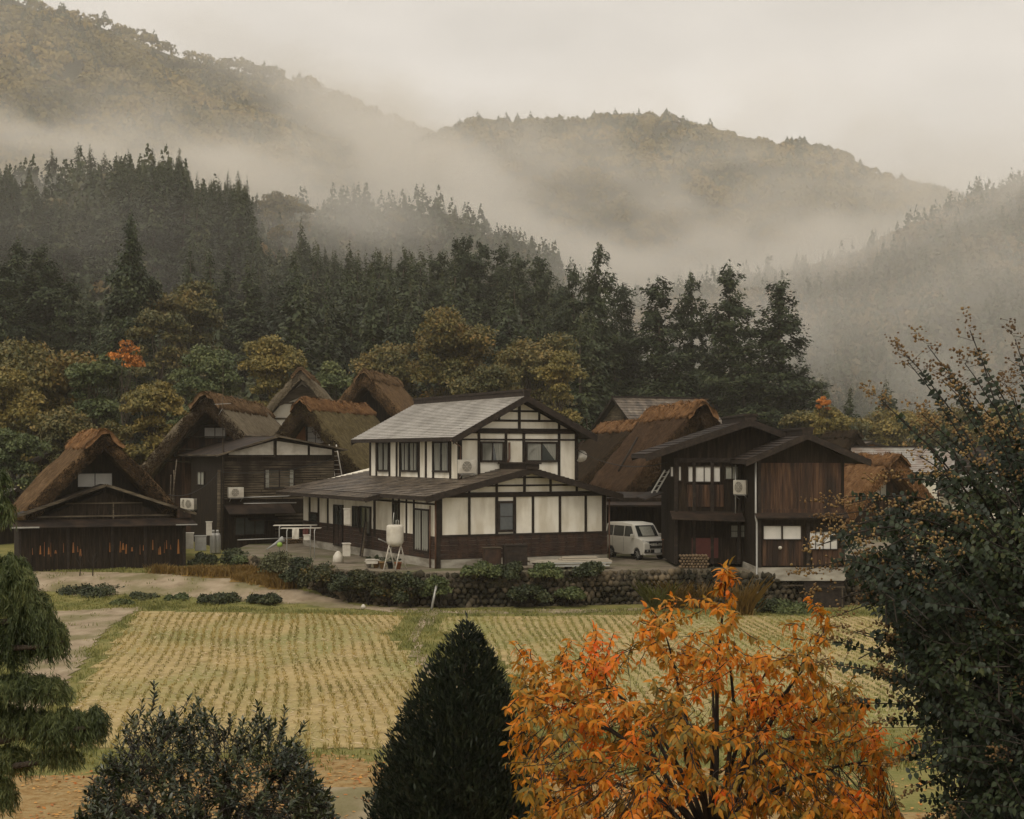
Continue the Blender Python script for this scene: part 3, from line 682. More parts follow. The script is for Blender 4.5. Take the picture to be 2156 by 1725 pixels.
# ground-floor roof: gable front, hipped at the far end
m = MB(); x0, x1, xa, ya, yb, ze, zr = -.85, 8.95, 4.27, -.8, 19.3, 3.12, 4.36
hy = 15.4
courses(m, (x0, ya, ze), (x0, 14.0, ze), (xa, 14.0, zr), (xa, ya, zr), 20)
courses(m, (x0, 14.0, ze), (x0, yb, ze), (xa, hy, zr), (xa, 14.0, zr), 20)
courses(m, (x1, yb, ze), (x1, ya, ze), (xa, ya, zr), (xa, hy, zr), 20)
courses(m, (x0, yb, ze), (x1, yb, ze), (xa, hy, zr), (xa, hy, zr), 20)
courses(m, (-1.6, 4.7, 2.94), (-1.6, 18.4, 2.94), (-.87, 18.4, 3.10), (-.87, 4.7, 3.10), 4)
lr = m.build('roof', M['tile_old'], wh)
d = MB(); slab(d, [(x0, ya + .02, ze - .005), (xa, ya + .02, zr - .005), (xa, hy, zr - .005), (x0, yb, ze - .005)], .13); slab(d, [(xa, ya + .02, zr - .005), (x1, ya + .02, ze - .005), (x1, yb, ze - .005), (xa, hy, zr - .005)], .13)
slab(d, [(x0, yb, ze - .005), (xa, hy + .01, zr - .005), (xa + .01, hy + .01, zr - .005), (x1, yb, ze - .005)], .13)
slab(d, [(-1.6, 4.72, 2.93), (-.9, 4.72, 3.09), (-.9, 18.38, 3.09), (-1.6, 18.38, 2.93)], .12)
for x in (x0, x1): d.prism([(x, ya, ze + .01), (xa, ya, zr + .01), (xa, ya, zr - .27), (x, ya, ze - .27)], (0, .06, 0))
d.box(x0 - .03, x0 + .02, ya, 4.7, ze - .17, ze - .01); d.box(x1 - .02, x1 + .03, ya, yb, ze - .17, ze - .01); d.box(-1.63, -1.6, 4.7, 18.4, 2.78, 2.93)
d.prism([(-1.6, 4.68, 2.95), (-.6, 4.68, 3.17), (-.6, 4.68, 2.95), (-1.6, 4.68, 2.73)], (0, .05, 0))
d.build('eaves', M['timber'], wh)
r = MB(); r.box(3.95, 4.6, -.86, 1.9, 4.3, 4.52); r.box(3.86, 4.69, -.92, 1.9, 4.52, 4.60); r.build('ridge', M['timber'], lr)
# windows of the gables: net curtains drawn aside
for (q, cu) in (((362, 740, 715, 1052), [(0, .5, .04, .34), (.56, 1, .72, .98), (0, .48, 0, .46)]), ((1035, 745, 1510, 1052), [(.0, .46, .0, .03), (.0, .5, .02, .5), (.55, 1, .97, 1)])):
    window(wh, front_rect(WH, cE, *q, Y2), 'y', Y2, curtain=cu, fw=.085)
window(wh, front_rect(WH, cB, 1380, 865, 1487, 1052, 0), 'y', 0, cols=1, rows=2, fw=.1)
for q in ((650, 500, 722, 685), (790, 500, 900, 688), (990, 500, 1090, 690)):
    window(wh, side_rect(WH, cB, *q, 2.03), 'x', 2.03, curtain=[(.1, .42, .12, .4), (.6, .95, .6, .9)], fw=.08, cols=2 if q[0] != 790 else 4)
window(wh, side_rect(WH, cF, 135, 430, 250, 605, 0), 'x', 0, fw=.08, cols=1)
for nm, q, cu in (('window', (720, 350, 800, 650), None), ('sliding_door', (820, 350, 965, 745), [(.05, .3, .05, .3)]), ('sliding_door', (1545, 380, 1755, 985), [(.05, .45, .05, .45), (.5, .95, .5, .95)]), ('window', (1262, 300, 1345, 640), None), ('door', (465, 330, 590, 900), None)):
    window(wh, side_rect(WH, cF, *q, 0), 'x', 0, nm=nm, fw=.07, curtain=cu)
# rainwater pipes on the corner and under the eaves
def pipe(parent, pts, r, mat='copper_pipe', nm='downpipe'): return MB().tube(pts, r, 6).build(nm, M[mat], parent)
pipe(wh, [(-.12, -.12, 3.0), (-.12, -.12, -.1)], .04); pipe(wh, [(-.1, .55, 2.7), (-.1, .55, -.1)], .035)
pipe(wh, [(1.2, 1.2, 5.6), (1.9, 1.7, 5.3), (1.93, 1.88, 3.7)], .035); pipe(wh, [(8.62, 2.4, 5.6), (8.1, 2.2, 5.3), (8.08, 2.1, 4.0)], .035)
pipe(wh, [(8.62, -.1, 2.9), (8.62, -.1, .0)], .035)
p = WH.on_front(cE(790, 755), Y2); pipe(wh, [(p[0], Y2 - .07, p[1]), (p[0], Y2 - .07, p[1] - .75), (p[0] - .12, Y2 - .12, p[1] - 1.0)], .05, nm='refrigerant_duct')

# ------------------------------------------------------------------ thatched barn at the left
FA = Frame(-23.7, 73.0, .8, 23)
def local_h(z): return z - FA.o.z
bf = Frame(FA.w(4.1, 1.7, 0).x, FA.w(4.1, 1.7, 0).y, .8, 23)
barn = thatched(bf, 7.5, 6.2, 2.95, 6.75, .62, 'brown', 'small thatched barn with a dark lean-to front at the left, orange straw on its ridge', seed=1, cat='barn', name='thatched_barn', capw=1.9, wall_in=.8, straw=3600, lean=.45)
window(barn, front_rect(bf, cA, 545, 800, 800, 905, .78), 'y', .79, pane='shoji', cols=2, fw=.05)
def la(x, y, z):                                                    # front lean-to measured from the barn's own origin
    return (x - 4.1, y - 1.7, z)
m = MB(); m.prism([la(0, 0, 0), la(8.0, 0, 0), la(8.0, 0, 2.25), la(0, 0, 2.25)], (0, 2.4, 0))
m.prism([la(.35, .35, 2.3), la(7.9, .35, 2.3), la(4.1, .35, 3.8)], (0, 1.6, 0))
for i in range(27): m.box(-4.1 + i * .3, -4.1 + i * .3 + .025, -1.73, -1.70, .05, 2.2)
m.build('porch_wall', M['wood_old'], barn)
m = MB()
g0 = random.Random(3)
for a, b in ((.6, 2.1), (2.5, 2.9), (4.25, 5.1), (5.3, 6.4), (6.6, 7.6)):
    x = a
    while x < b:
        w = g0.uniform(.03, .15); h0 = g0.uniform(.66, .95); h1 = g0.uniform(.98, 1.42)
        m.prism([la(x, -.012, h0), la(x + w, -.012, h0), la(x + w * .7, -.012, h1), la(x + w * .3, -.012, h1)], (0, -.01, 0)); x += w + g0.choice([.01, .03, .05, .12, .3])
m.build('worn_board', M['wood_orange'], barn)
m = MB()                                                            # sheet pent roof and its small gable
m.prism([la(-.35, -.55, 2.12), la(8.45, -.55, 2.12), la(8.3, .36, 2.42), la(-.2, .36, 2.42)], (0, 0, .05))
for sx, ex in ((-1, -.15), (1, 8.5)):
    a = la(4.1, -.1, 4.1); b = la(ex, -.1, 2.62 if sx < 0 else 2.66); m.prism([a, b, (b[0], b[1] + 2.2, b[2]), (a[0], a[1] + 2.2, a[2])], (0, 0, .07))
m.build('porch_roof', M['metal_dark'], barn)
m = MB()
for ex in (-.15, 8.5):
    a = la(4.1, -.16, 4.15); b = la(ex, -.16, 2.66); m.obox(a, b, .06, .13)
m.obox(la(.9, .30, 2.62), la(7.3, .30, 2.62), .05, .07); m.obox(la(2.2, .30, 3.25), la(5.9, .30, 3.25), .05, .06); m.obox(la(4.5, .30, 2.35), la(4.5, .30, 3.3), .06, .05, (0, 1, 0))
m.build('barge_board', M['wood_grey'], barn)
m = MB(); m.obox(la(-.36, -.57, 2.16), la(.9, -.57, 2.16), .03, .07); m.obox(la(7.4, -.57, 2.16), la(8.46, -.57, 2.16), .03, .05); m.build('gutter', M['galv'], barn)
for x in (0.05, 2.3, 4.4, 6.0, 7.9): MB().box(-4.1 + x - .06, -4.1 + x + .06, -1.76, -1.70, 0, 2.2).build('post', M['timber'], barn)

# ------------------------------------------------------------------ big thatched house with its grey-boarded wing
fb = Frame(-18.15 + 0, 91.5, 1.2, 1)
hb = thatched(fb, 9.0, 19, 4.0, 8.8, .72, 'grey', 'large thatched house behind the grey boarded wing, smooth grey straw slope', seed=2, capw=1.9, straw=5200, wall_in=.9, lean=.9, wall_mat='wood_red', cap='brown')
window(hb, front_rect(fb, cA, 1445, 475, 1605, 560, .88), 'y', .89, pane='shoji', cols=2, fw=.06)
m = MB()
for s_ in (-1, 1):
    for k in range(3): m.tube([(s_ * .2, -.75 + .25 * k, 8.0), (s_ * (3.9 - .35 * k), -.1 + .2 * k, 4.1)], .05, 5)
for k in range(4): m.tube([(-3.2 + .8 * k, .2, 4.8 + .75 * k), (3.2 - .8 * k, .2, 4.8 + .75 * k)], .045, 5)
m.build('roof_poles', M['wood_grey'], hb)
FW = Frame(-16.0, 84.0, 1.0, 26)
wg = empty('boarded_house', FW.o, FW.t, 'old wooden wing with grey horizontal weatherboards and white gable panels', 'house')
m = MB(); m.prism([(0, 0, 0), (6.5, 0, 0), (6.5, 0, 5.75), (3.0, 0, 6.35), (0, 0, 5.45)], (0, 7.0, 0)); m.build('wall', M['wood_old'], wg)
m = MB()
g0 = random.Random(9)
for i in range(17):
    z = 2.95 + i * .135
    if z > 5.05: break
    x = .05
    while x < 6.4:
        w = g0.uniform(.7, 2.2); m.box(x, min(6.45, x + w), -.05 - g0.random() * .02, -.004, z, z + g0.uniform(.085, .115)); x += w + g0.choice([0, 0, .04])
for i in range(9):
    z = .4 + i * .2; m.box(3.0, 6.4, -.04, -.004, z, z + .12)
m.build('weatherboards', M['wood_grey'], wg)
m = MB()
r1 = front_rect(FW, cD, 900, 150, 1365, 290); r2 = front_rect(FW, cD, 1395, 150, 1805, 290)
z0 = 5.42
def pan(xa, xb, zl, zr_): m.prism([(xa, -.012, z0), (xb, -.012, z0), (xb, -.012, zr_), (xa, -.012, zl)], (0, -.02, 0))
pan(.35, 2.9, 5.52, 6.2); pan(3.1, 4.9, 6.2, 5.95); pan(5.05, 6.35, 5.9, 5.72)
m.build('gable_panel', M['offwhite'], wg)
m = MB()
for a, b in (((-.5, 5.32), (3.05, 6.42)), ((7.1, 5.66), (3.05, 6.42))):
    m.prism([(a[0], -.55, a[1]), (b[0], -.55, b[1]), (b[0], 9.5, b[1]), (a[0], 9.5, a[1])], (0, 0, .09))
m.build('roof', M['metal_dark'], wg)
m = MB(); m.obox((-.5, -.58, 5.36), (3.05, -.58, 6.46), .05, .1); m.obox((7.1, -.58, 5.70), (3.05, -.58, 6.46), .05, .1); m.obox((-.5, -.55, 5.40), (-.5, 9.5, 5.40), .06, .08); m.tube([(2.95, -.62, 6.5), (2.95, 9.0, 6.5)], .07); m.obox((.3, -.1, 5.32), (2.95, -.1, 5.32), .04, .06); m.obox((2.95, -.1, 5.3), (2.95, -.1, 6.0), .04, .06, (0, 1, 0))
m.build('barge_board', M['wood_grey'], wg)
window(wg, front_rect(FW, cD, 1395, 490, 1810, 765), 'y', -.02, cols=2, fw=.08, curtain=[(0, .13, 0, .13), (.88, 1, .88, 1)])
window(wg, front_rect(FW, cD, 1000, 1150, 1410, 1385), 'y', -.02, cols=3, fw=.06)
window(wg, side_rect(FW, cA, 1405, 790, 1455, 890), 'x', 0, cols=2, fw=.04, pane='curtain')
m = MB(); m.prism([(.1, -1.0, 2.15), (3.9, -1.0, 2.15), (3.9, 0, 2.62), (.1, 0, 2.62)], (0, 0, .05)); m.prism([(1.4, -.5, 2.0 - .25), (3.1, -.5, 1.75), (3.1, 0, 1.9), (1.4, 0, 1.9)], (0, 0, .04)); m.build('awning', M['metal_dark'], wg)
pipe(wg, [(.02, -.12, 6.0), (.02, -.12, 0)], .045, 'timber'); pipe(wg, [(1.0, -.1, 3.05), (3.7, -.1, 3.1), (4.6, -.1, 3.35)], .03, 'galv', 'conduit'); pipe(wg, [(.9, -1.05, 2.75), (3.9, -1.05, 2.75)], .025, 'galv', 'conduit')
pipe(wg, [(.6, -.9, .75), (4.6, -.9, .8)], .03, 'galv', 'rail')
MB().box(-.1, 3.6, 2.0, 2.2, .2, .3)

# ------------------------------------------------------------------ thatched houses further back
fc = Frame(-13.0, 97.0, 1.2, -12)
hc = thatched(fc, 8.0, 11, 3.9, 8.7, .8, 'olive', 'mossy thatched house with red-brown gable boards and a pale shuttered window', seed=3, capw=1.4, straw=4600, wall_in=.8, lean=.5, wall_mat='wood_red')
window(hc, front_rect(fc, cB, 215, 408, 322, 515, .78), 'y', .79, pane='shoji', cols=2, rows=3, fw=.05)
m = MB(); k0 = front_rect(fc, cB, 130, 410, 205, 600, .75); m.box(k0[0], k0[1], .72, .78, k0[2], k0[3]); k0 = front_rect(fc, cB, 330, 410, 365, 600, .75); m.box(k0[0], k0[1], .72, .78, k0[2], k0[3]); m.build('raw_board', M['wood_orange'], hc)
m = MB()
for i in range(9): m.tube([(-3.6 + .38 * i, -.35, 4.2 + .5 * i), (-3.3 + .38 * i, -.2, 4.3 + .5 * i)], .06, 5)
m.build('pole_ends', M['wood_grey'], hc)
fd = Frame(-17.3, 125.0, 3.0, 4)
hd = thatched(fd, 9.6, 12, 5.0, 10.4, .55, 'grey', 'distant grey thatched house with a white timbered gable', seed=4, capw=1.6, straw=2600, wall_in=.5, lean=.3, wall_mat='plaster', cap='brown', under='grey')
m = MB(); m.box(-4, 4, .42, .49, 4.9, 5.1); m.box(-3.0, 3.0, .42, .49, 6.3, 6.45); m.box(-2, 2, .42, .49, 7.6, 7.72)
for x in (-2.2, -.75, .75, 2.2): m.box(x - .09, x + .09, .42, .49, 3, 8.6 - abs(x) * 1.1)
m.build('timber_frame', M['wood_grey'], hd); m = MB(); m.prism([(-2.1, .40, 7.3), (-1.6, .40, 8.2), (0, .40, 9.2), (1.6, .40, 8.2), (2.1, .40, 7.3), (0, .40, 8.2)], (0, .015, 0)); m.build('gable_ornament', M['wood_grey'], hd)
fe = Frame(-11.0, 115.0, 2.5, -6)
he = thatched(fe, 8.6, 11, 5.2, 10.2, .8, 'brown', 'distant brown thatched house with a dark open gable beside the grey one', seed=5, capw=1.5, straw=3000, wall_in=1.1, lean=.3, cap='brown')
ff = Frame(9.9, 82.0, 1.5, 8)
hf = thatched(ff, 8.2, 9, 3.0, 7.7, .8, 'rustic', 'thatched house right of the white one, shaggy brown slope and broken orange ridge', seed=6, capw=1.7, straw=5600, wall_in=1.2, lean=.7)
MB().tube([(-3.6, 3, 5.02 - 1.0), (-2.2, 4.4, 5.9)], .06, 5).build('roof_pole', M['timber'], hf)
ff2 = Frame(8.9, 106.0, 1.5, 8)
hf2 = thatched(ff2, 8.8, 12, 3.0, 7.25, .8, 'dark', 'dark thatched roof with an orange ridge between white house and shaggy one', seed=7, capw=1.8, straw=3000, wall_in=1.0, lean=.6)  # roof lies in shade; that shade is put into its dark thatch colour
fi = Frame(22.8, 92.0, .6, 14)
hi = thatched(fi, 6.4, 9, 2.6, 5.75, .7, 'orange', 'orange thatched house with a pale gable window behind the dark shrub', seed=8, capw=1.5, straw=4000, wall_in=.9, lean=.4, under='orange', wall_mat='wood_red')
window(hi, front_rect(fi, cC, 1920, 745, 2000, 840, .88), 'y', .89, pane='shoji', cols=2, fw=.04)
fj = Frame(28.0, 125.0, 1.5, 6)
hj = thatched(fj, 4.6, 6, 4.0, 6.75, .5, 'dark', 'small far dark thatched gable peeping over the wooden house roof', seed=9, capw=1.0, straw=1200, wall_in=.5, lean=.2, cap='dark')
fk = Frame(-27.0, 118.0, 1.5, 0)
hk = thatched(fk, 5.6, 7, 2.6, 6.3, .6, 'brown', 'small brown thatched roof in the gap between barn and large house', seed=10, capw=1.2, straw=1500, wall_in=.6, lean=.3, cap='brown')
window(hk, (-.9, .9, 3.0, 4.2), 'y', .55, pane='shoji', cols=2, fw=.05)

# ------------------------------------------------------------------ far plain houses
def plain_house(x, y, z, deg, W, L, h, rise, roof, wallm, label, ov=.6, name='house', wins=()):
    f = Frame(x, y, z, deg); r = empty(name, f.o, f.t, label, 'house')
    m = MB(); m.prism([(-W / 2, 0, 0), (W / 2, 0, 0), (W / 2, 0, h), (0, 0, h + rise * .93), (-W / 2, 0, h)], (0, L, 0)); m.build('wall', M[wallm], r)
    k = rise / (W / 2)
    gable_roof(r, -W / 2 - ov, W / 2 + ov, 0, h - ov * k + .1, h - ov * k + .1, h + rise + .1, -ov, L + ov, roof, 'timber', 14, cap_w=.12, cap_h=.12)
    for w in wins: window(r, w, 'y', -.01, fw=.06, pane='glass')
    return r
M['metal_light'] = surf('pale_sheet_roof', [(0.20, 0.185, 0.16), (0.36, 0.34, 0.30)], scale=(1, 3, 1), nscale=1.2, rough=.4, spec=.5, stain=((0.18, 0.09, 0.05), (.8, .8, .8), .5))
plain_house(9.6, 138, 4.6, -62, 8.0, 9, 3.9, 3.0, 'tile_old', 'wood_grey', 'far house with a pale sheet-metal roof below the cedars', wins=[(-1, 1, 1, 2)])
plain_house(-29.5, 104, 1.2, 20, 5.2, 6, 5.0, 1.0, 'metal_dark', 'wood_old', 'dark hut with a low roof half hidden in trees behind the barn')
plain_house(-29.0, 88, 1.0, 60, 4.6, 6, 2.6, .8, 'metal_light', 'wood_old', 'low shed with a pale roof at the left edge behind the willow')
plain_house(33.0, 140, 1.5, 10, 2.6, 3, 5.6, .4, 'metal_light', 'wood_orange', 'narrow tan wooden house with a small roof lantern far behind', wins=[(-.9, .9, 4.6, 5.2)])
plain_house(35.0, 122, 1.0, 72, 8.0, 7, 4.2, 1.7, 'metal_light', 'plaster', 'white house with stepped pale metal roofs behind the dark shrub', wins=[(-2, 2, 2.2, 3.2)])
plain_house(40.0, 118, .5, 72, 7.0, 6, 3.0, 1.3, 'metal_light', 'offwhite', 'lower annex with a pale roof in front of the white house', wins=[(-2, 2, 1, 2)])
plain_house(36.0, 100, .5, 64, 5.0, 5, 3.6, 1.1, 'metal_light', 'plaster', 'pale shed with a ribbed roof beside the orange thatched house')
plain_house(48.0, 135, 1, 30, 7.0, 8, 4.4, 1.6, 'metal_dark', 'wood_red', 'brown-roofed house at the right behind the dark shrub')

# ------------------------------------------------------------------ dark wooden house at the right
FG2 = Frame(10.35, 64.0, 1.5, 1)
hg = empty('wooden_house', FG2.o, FG2.t, 'dark wooden two-storey house on the stone wall, reddish boards on its right block', 'house')
W2 = 3.65; YB = 3.4
m = MB(); m.prism([(0, 0, .2), (W2, 0, .2), (W2, 0, 4.85), (1.9, 0, 5.75), (0, 0, 4.85)], (0, 5.5, 0))
m.prism([(-3.1, YB, .1), (1.2, YB, .1), (1.2, YB, 6.1), (0, YB, 6.35), (-3.1, YB, 5.05)], (0, 5.0, 0))
m.build('wall', M['wood_old'], hg)
MB().prism([(-5.7, 13, -.1), (-1.8, 13, -.1), (-1.8, 13, 2.75), (-5.7, 13, 2.75)], (0, 3, 0)).build('annex_wall', M['wood_old'], hg)
MB().box(-.06, W2 + .06, -.06, 5.6, -.36, .2).build('foundation', M['concrete'], hg)
m = MB()
g0 = random.Random(12)
x = .12
while x < W2 - .15:
    w = g0.uniform(.12, .24); m.box(x, min(x + w, W2 - .1), -.05 + g0.random() * .02, -.004, 2.5, 4.6); x += w + .012
m.box(.02, W2, -.09, -.05, 2.45, 2.66)
x = .2
while x < 1.9: m.box(x, x + .2, -.05, -.004, .28, 1.5); x += .215
x = 2.3
while x < 3.5: m.box(x, x + .2, -.05, -.004, .28, 1.0); x += .215
m.build('red_boards', M['wood_red'], hg)
m = MB()
for x in (0.0, 2.05, W2 - .12): m.box(x, x + .14, -.07, -.051, .2, 2.3)
m.box(0, .12, -.1, -.05, 2.3, 4.9); m.box(-.05, W2 + .05, -.12, -.051, 2.2, 2.42); m.build('timber_frame', M['timber'], hg); m = MB(); m.box(-3.1, -.1, YB - .12, YB - .002, 2.3, 2.42); m.box(-3.1, 0, YB - .13, YB - .002, 4.6, 4.8)
for x in (-3.1, -2.3, -1.5, -.3): m.box(x, x + .14, YB - .12, YB - .002, .1, 4.6)
m.build('timber_frame', M['timber'], hg)
m = MB(); m.prism([(-.15, -.5, 2.28), (W2 + .1, -.5, 2.28), (W2 + .1, 0, 2.5), (-.15, 0, 2.5)], (0, 0, .04)); m.build('pent_roof', M['metal_dark'], hg); m = MB()
m.prism([(-3.3, YB - .9, 2.1), (-.1, YB - .9, 2.0), (-.1, YB, 2.35), (-3.3, YB, 2.4)], (0, 0, .06)); m.build('pent_roof', M['metal_dark'], hg); m = MB(); m.prism([(-6.0, 12, 2.35), (-1.6, 12, 2.35), (-1.6, 16.2, 2.9), (-6.0, 16.2, 2.9)], (0, 0, .08)); m.build('pent_roof', M['metal_dark'], hg); m = MB(); m.prism([(-4.3, YB + .5, 2.9), (-3.5, YB + .5, 3.2), (-3.5, YB + 5, 3.2), (-4.3, YB + 5, 2.9)], (0, 0, .06)); m.build('pent_roof', M['metal_dark'], hg)
gable_roof(hg, -.62, W2 + .95, 1.95, 4.72, 4.72, 5.85, -.75, 4.6, 'metal_dark', 'timber', 10, cap_w=.22, cap_h=.24, fascia=.26)
gable_roof(hg, -4.45, 4.2, 0.15, 4.95, 5.0, 6.5, YB - .8, 9, 'metal_dark', 'timber', 12, cap_w=.26, cap_h=.24, fascia=.30)
for q, kw in (((1240, 1012, 1358, 1102), {}), ((1358, 1012, 1478, 1102), {}), ((1518, 1048, 1700, 1162), {'cols': 4})):
    kw.setdefault('cols', 1); window(hg, front_rect(FG2, cC, *q, 0), 'y', -.03, pane='shoji', fw=.035, **kw)
for q, kw in (((780, 648, 987, 752), {}), ((1008, 648, 1100, 735), {'pane': 'curtain'}), ((1042, 1008, 1168, 1092), {'pane': 'curtain', 'rows': 2}), ((672, 650, 700, 720), {'cols': 1}), ((722, 648, 748, 745), {'cols': 1})):
    kw.setdefault('pane', 'shoji'); window(hg, front_rect(FG2, cC, *q, YB - .1), 'y', YB - .01, fw=.05, **kw)
m = MB()
r = front_rect(FG2, cC, 780, 765, 985, 900, YB - .1); x = r[0]
while x < r[1]: m.box(x, x + .17, YB - .06, YB - .003, r[2], r[3]); x += .18
m.build('red_boards', M['wood_red'], hg)
M['dark_red'] = surf('dark_red_panel', [(0.05, 0.012, 0.009), (0.09, 0.022, 0.016)], nscale=2, rough=.5)
r = front_rect(FG2, cC, 810, 1092, 972, 1215, YB - .2); MB().box(r[0], r[1], YB - .1, YB - .05, r[2], r[3]).build('shutter', M['dark_red'], hg)
pipe(hg, [(-.1, -.08, 4.9), (-.1, -.08, 2.3), (-.06, -.1, 2.1), (-.06, -.1, -.35), (-.15, -.9, -1.45)], .045, 'galv')
pipe(hg, [(-.4, YB - .15, 4.5), (-.4, YB - .15, 2.2)], .035, 'galv')
# stilted cellar under the right block, beside the stones
m = MB(); m.box(1.95, W2 + .02, .05, .2, -1.5, -.37); m.build('cellar_shade_panel', M['timber'], hg)  # dark slab across the cellar opening, its shade put into the colour
m = MB(); m.obox((2.4, -.12, -.62), (W2, -.12, -.62), .05, .05); m.obox((W2 - .1, -.1, -.62), (W2 - .1, -.1, -1.5), .05, .05, (0, 1, 0)); m.obox((1.0, -.1, -.55), (1.9, -.1, -.55), .05, .05); m.build('cellar_lintel', M['wood_grey'], hg)
# ------------------------------------------------------------------ terrace, stone wall, path, paddies
WALLP = [(-14.5, 78), (-12.4, 73.5), (-9.6, 68.9), (-7.6, 66.3), (-5.5, 64.9), (-3, 64.2), (1, 64.7), (5, 65.6), (8.8, 66.4), (10.0, 63.65), (14.8, 65.6), (20, 67)]
TZ = 1.45
M['gravel'] = surf('yard_gravel', [(0.13, 0.105, 0.07), (0.20, 0.165, 0.12), (0.26, 0.22, 0.165)], nscale=1.6, detail=9, rough=.95, bump=.4, bscale=20, spec=.15, stain=((0.09, 0.10, 0.035), (.5, .5, .5), .7))
top = [(x, y + .15, 0) for x, y in WALLP] + [(26, 112, 0), (-15.2, 112, 0)]
m = MB(); m.prism([(x, y, .2) for x, y, z in top], (0, 0, TZ - .2)); structure(m.build('terrace_ground', M['gravel']))
def along(pts, step):
    out = []; 
    for a, b in zip(pts[:-1], pts[1:]):
        a = Vector(a); b = Vector(b); n = max(1, int((b - a).length / step))
        for i in range(n): out.append((a.lerp(b, i / n), (b - a).normalized()))
    return out
def rocks(P, r, seed, squash=.7):
    """rounded stones, one island each"""
    g = rng(seed); n = len(P)
    ph = np.array([[0, 0, 1.]] + [[math.cos(a) * .85, math.sin(a) * .85, .5] for a in np.arange(6) * math.pi / 3] + [[math.cos(a) * .9, math.sin(a) * .9, -.45] for a in np.arange(6) * math.pi / 3 + .5] + [[0, 0, -1.]])
    F = [(0, 1 + k, 1 + (k + 1) % 6) for k in range(6)] + [(1 + k, 7 + k, 1 + (k + 1) % 6) for k in range(6)] + [(7 + k, 7 + (k + 1) % 6, 1 + (k + 1) % 6) for k in range(6)] + [(13, 7 + (k + 1) % 6, 7 + k) for k in range(6)]
    V = ph[None] * r[:, None, None] * g.uniform(.7, 1.25, (n, 14, 1)) * g.uniform(.62, 1.3, (n, 1, 3))
    V = V + P[:, None, :]
    return V.reshape(-1, 3), (np.array(F)[None] + (np.arange(n) * 14)[:, None, None]).reshape(-1, 3)
M['stone'] = leafmat('wall_stones', [(0.014, 0.014, 0.009), (0.034, 0.030, 0.018), (0.075, 0.060, 0.038), (0.19, 0.145, 0.09)], rough=.9, trans=0, spec=.2, patch=.5)
g = rng(31); P = []; rr = []
for (p, d) in along(WALLP, .27):
    nrm = Vector((d.y, -d.x))
    for k in range(7):
        z = .0 + k * .225 + g.uniform(-.03, .03); q = p + d * (.13 * (k % 2)) + nrm * (.02 + .12 * (1 - k / 7) + g.uniform(-.04, .04))
        P.append((q.x, q.y, z)); rr.append(g.uniform(.09, .20))
V, F = rocks(np.array(P), np.array(rr), 5)
w = empty('retaining_wall', (0, 64.2, 0), 0, 'long mossy dry-stone retaining wall below the white house', 'stone wall')
o = fast_mesh('stones', V - np.array([0, 64.2, 0]), F, M['stone'], w, smooth=True)
M['earth'] = surf('dark_earth', [(0.018, 0.015, 0.009), (0.045, 0.036, 0.022)], nscale=3, rough=1, bump=.6)
m = MB()
for (a, b) in zip(WALLP[:-1], WALLP[1:]): m.prism([(a[0], a[1] + .0 - 64.2, -.1), (b[0], b[1] - 64.2, -.1), (b[0], b[1] + .25 - 64.2, TZ - .03), (a[0], a[1] + .25 - 64.2, TZ - .03)], (0, .3, 0))
m.build('earth_core', M['earth'], w)
# thin ground sheets follow the land a little above it
def sheet(name, poly, mat, lift, cell=.5, wob=.25):
    """a ground patch with an uneven outline"""
    xs = [p[0] for p in poly]; ysl = [p[1] for p in poly]; gx = np.arange(min(xs) - cell, max(xs) + cell, cell); gy = np.arange(min(ysl) - cell, max(ysl) + cell, cell)
    X, Y = np.meshgrid(gx, gy, indexing='ij'); jx = (vnoise(X, Y, 1.3, 5) - .5) * wob * 2; jy = (vnoise(X, Y, 1.1, 8) - .5) * wob * 2
    cx, cy = X + cell / 2 + jx[:, :], Y + cell / 2 + jy
    ins = np.zeros(X.shape, bool); n = len(poly)
    for i in range(n):
        x1_, y1_ = poly[i]; x2_, y2_ = poly[(i + 1) % n]
        c = ((y1_ > cy) != (y2_ > cy)) & (cx < (x2_ - x1_) * (cy - y1_) / (y2_ - y1_ + 1e-12) + x1_); ins ^= c
    Zs = land(X, Y) + lift; ny = len(gy); idx = np.argwhere(ins[:-1, :-1]); b = idx[:, 0] * ny + idx[:, 1]
    F = np.stack([b, b + ny, b + ny + 1, b + 1], 1)
    return structure(fast_mesh(name, np.stack([X, Y, Zs], -1).reshape(-1, 3), F, mat, smooth=True))
def gp(vx, vy, z=0.0):
    d = (EYE - z) * 3200 / (vy - 955); return ((vx - 1078) / 3200 * d, d)
M['sand'] = surf('pale_dirt', [(0.20, 0.15, 0.095), (0.33, 0.26, 0.175), (0.42, 0.34, 0.24)], scale=(1, .5, 1), nscale=1.2, detail=9, rough=.95, bump=.4, bscale=14, spec=.1, stain=((0.14, 0.13, 0.05), (.5, .35, 1), .7))
M['litter'] = surf('leaf_litter', [(0.14, 0.085, 0.032), (0.26, 0.16, 0.06), (0.34, 0.24, 0.11), (0.20, 0.16, 0.08)], nscale=3.5, detail=10, rough=.95, bump=.6, bscale=16, spec=.1)
M['paddy'] = surf('paddy_soil', [(0.272, 0.211, 0.092), (0.400, 0.306, 0.141), (0.499, 0.383, 0.194)], nscale=1.6, detail=9, rough=.95, bump=.7, bscale=12, spec=.1, stain=((0.24, 0.24, 0.09), (.35, .12, .5), .8))
M['ochre'] = surf('dry_ochre_grass', [(0.16, 0.10, 0.03), (0.27, 0.17, 0.05), (0.20, 0.16, 0.05)], nscale=2.5, detail=9, rough=.95, bump=.7, bscale=12, spec=.1)
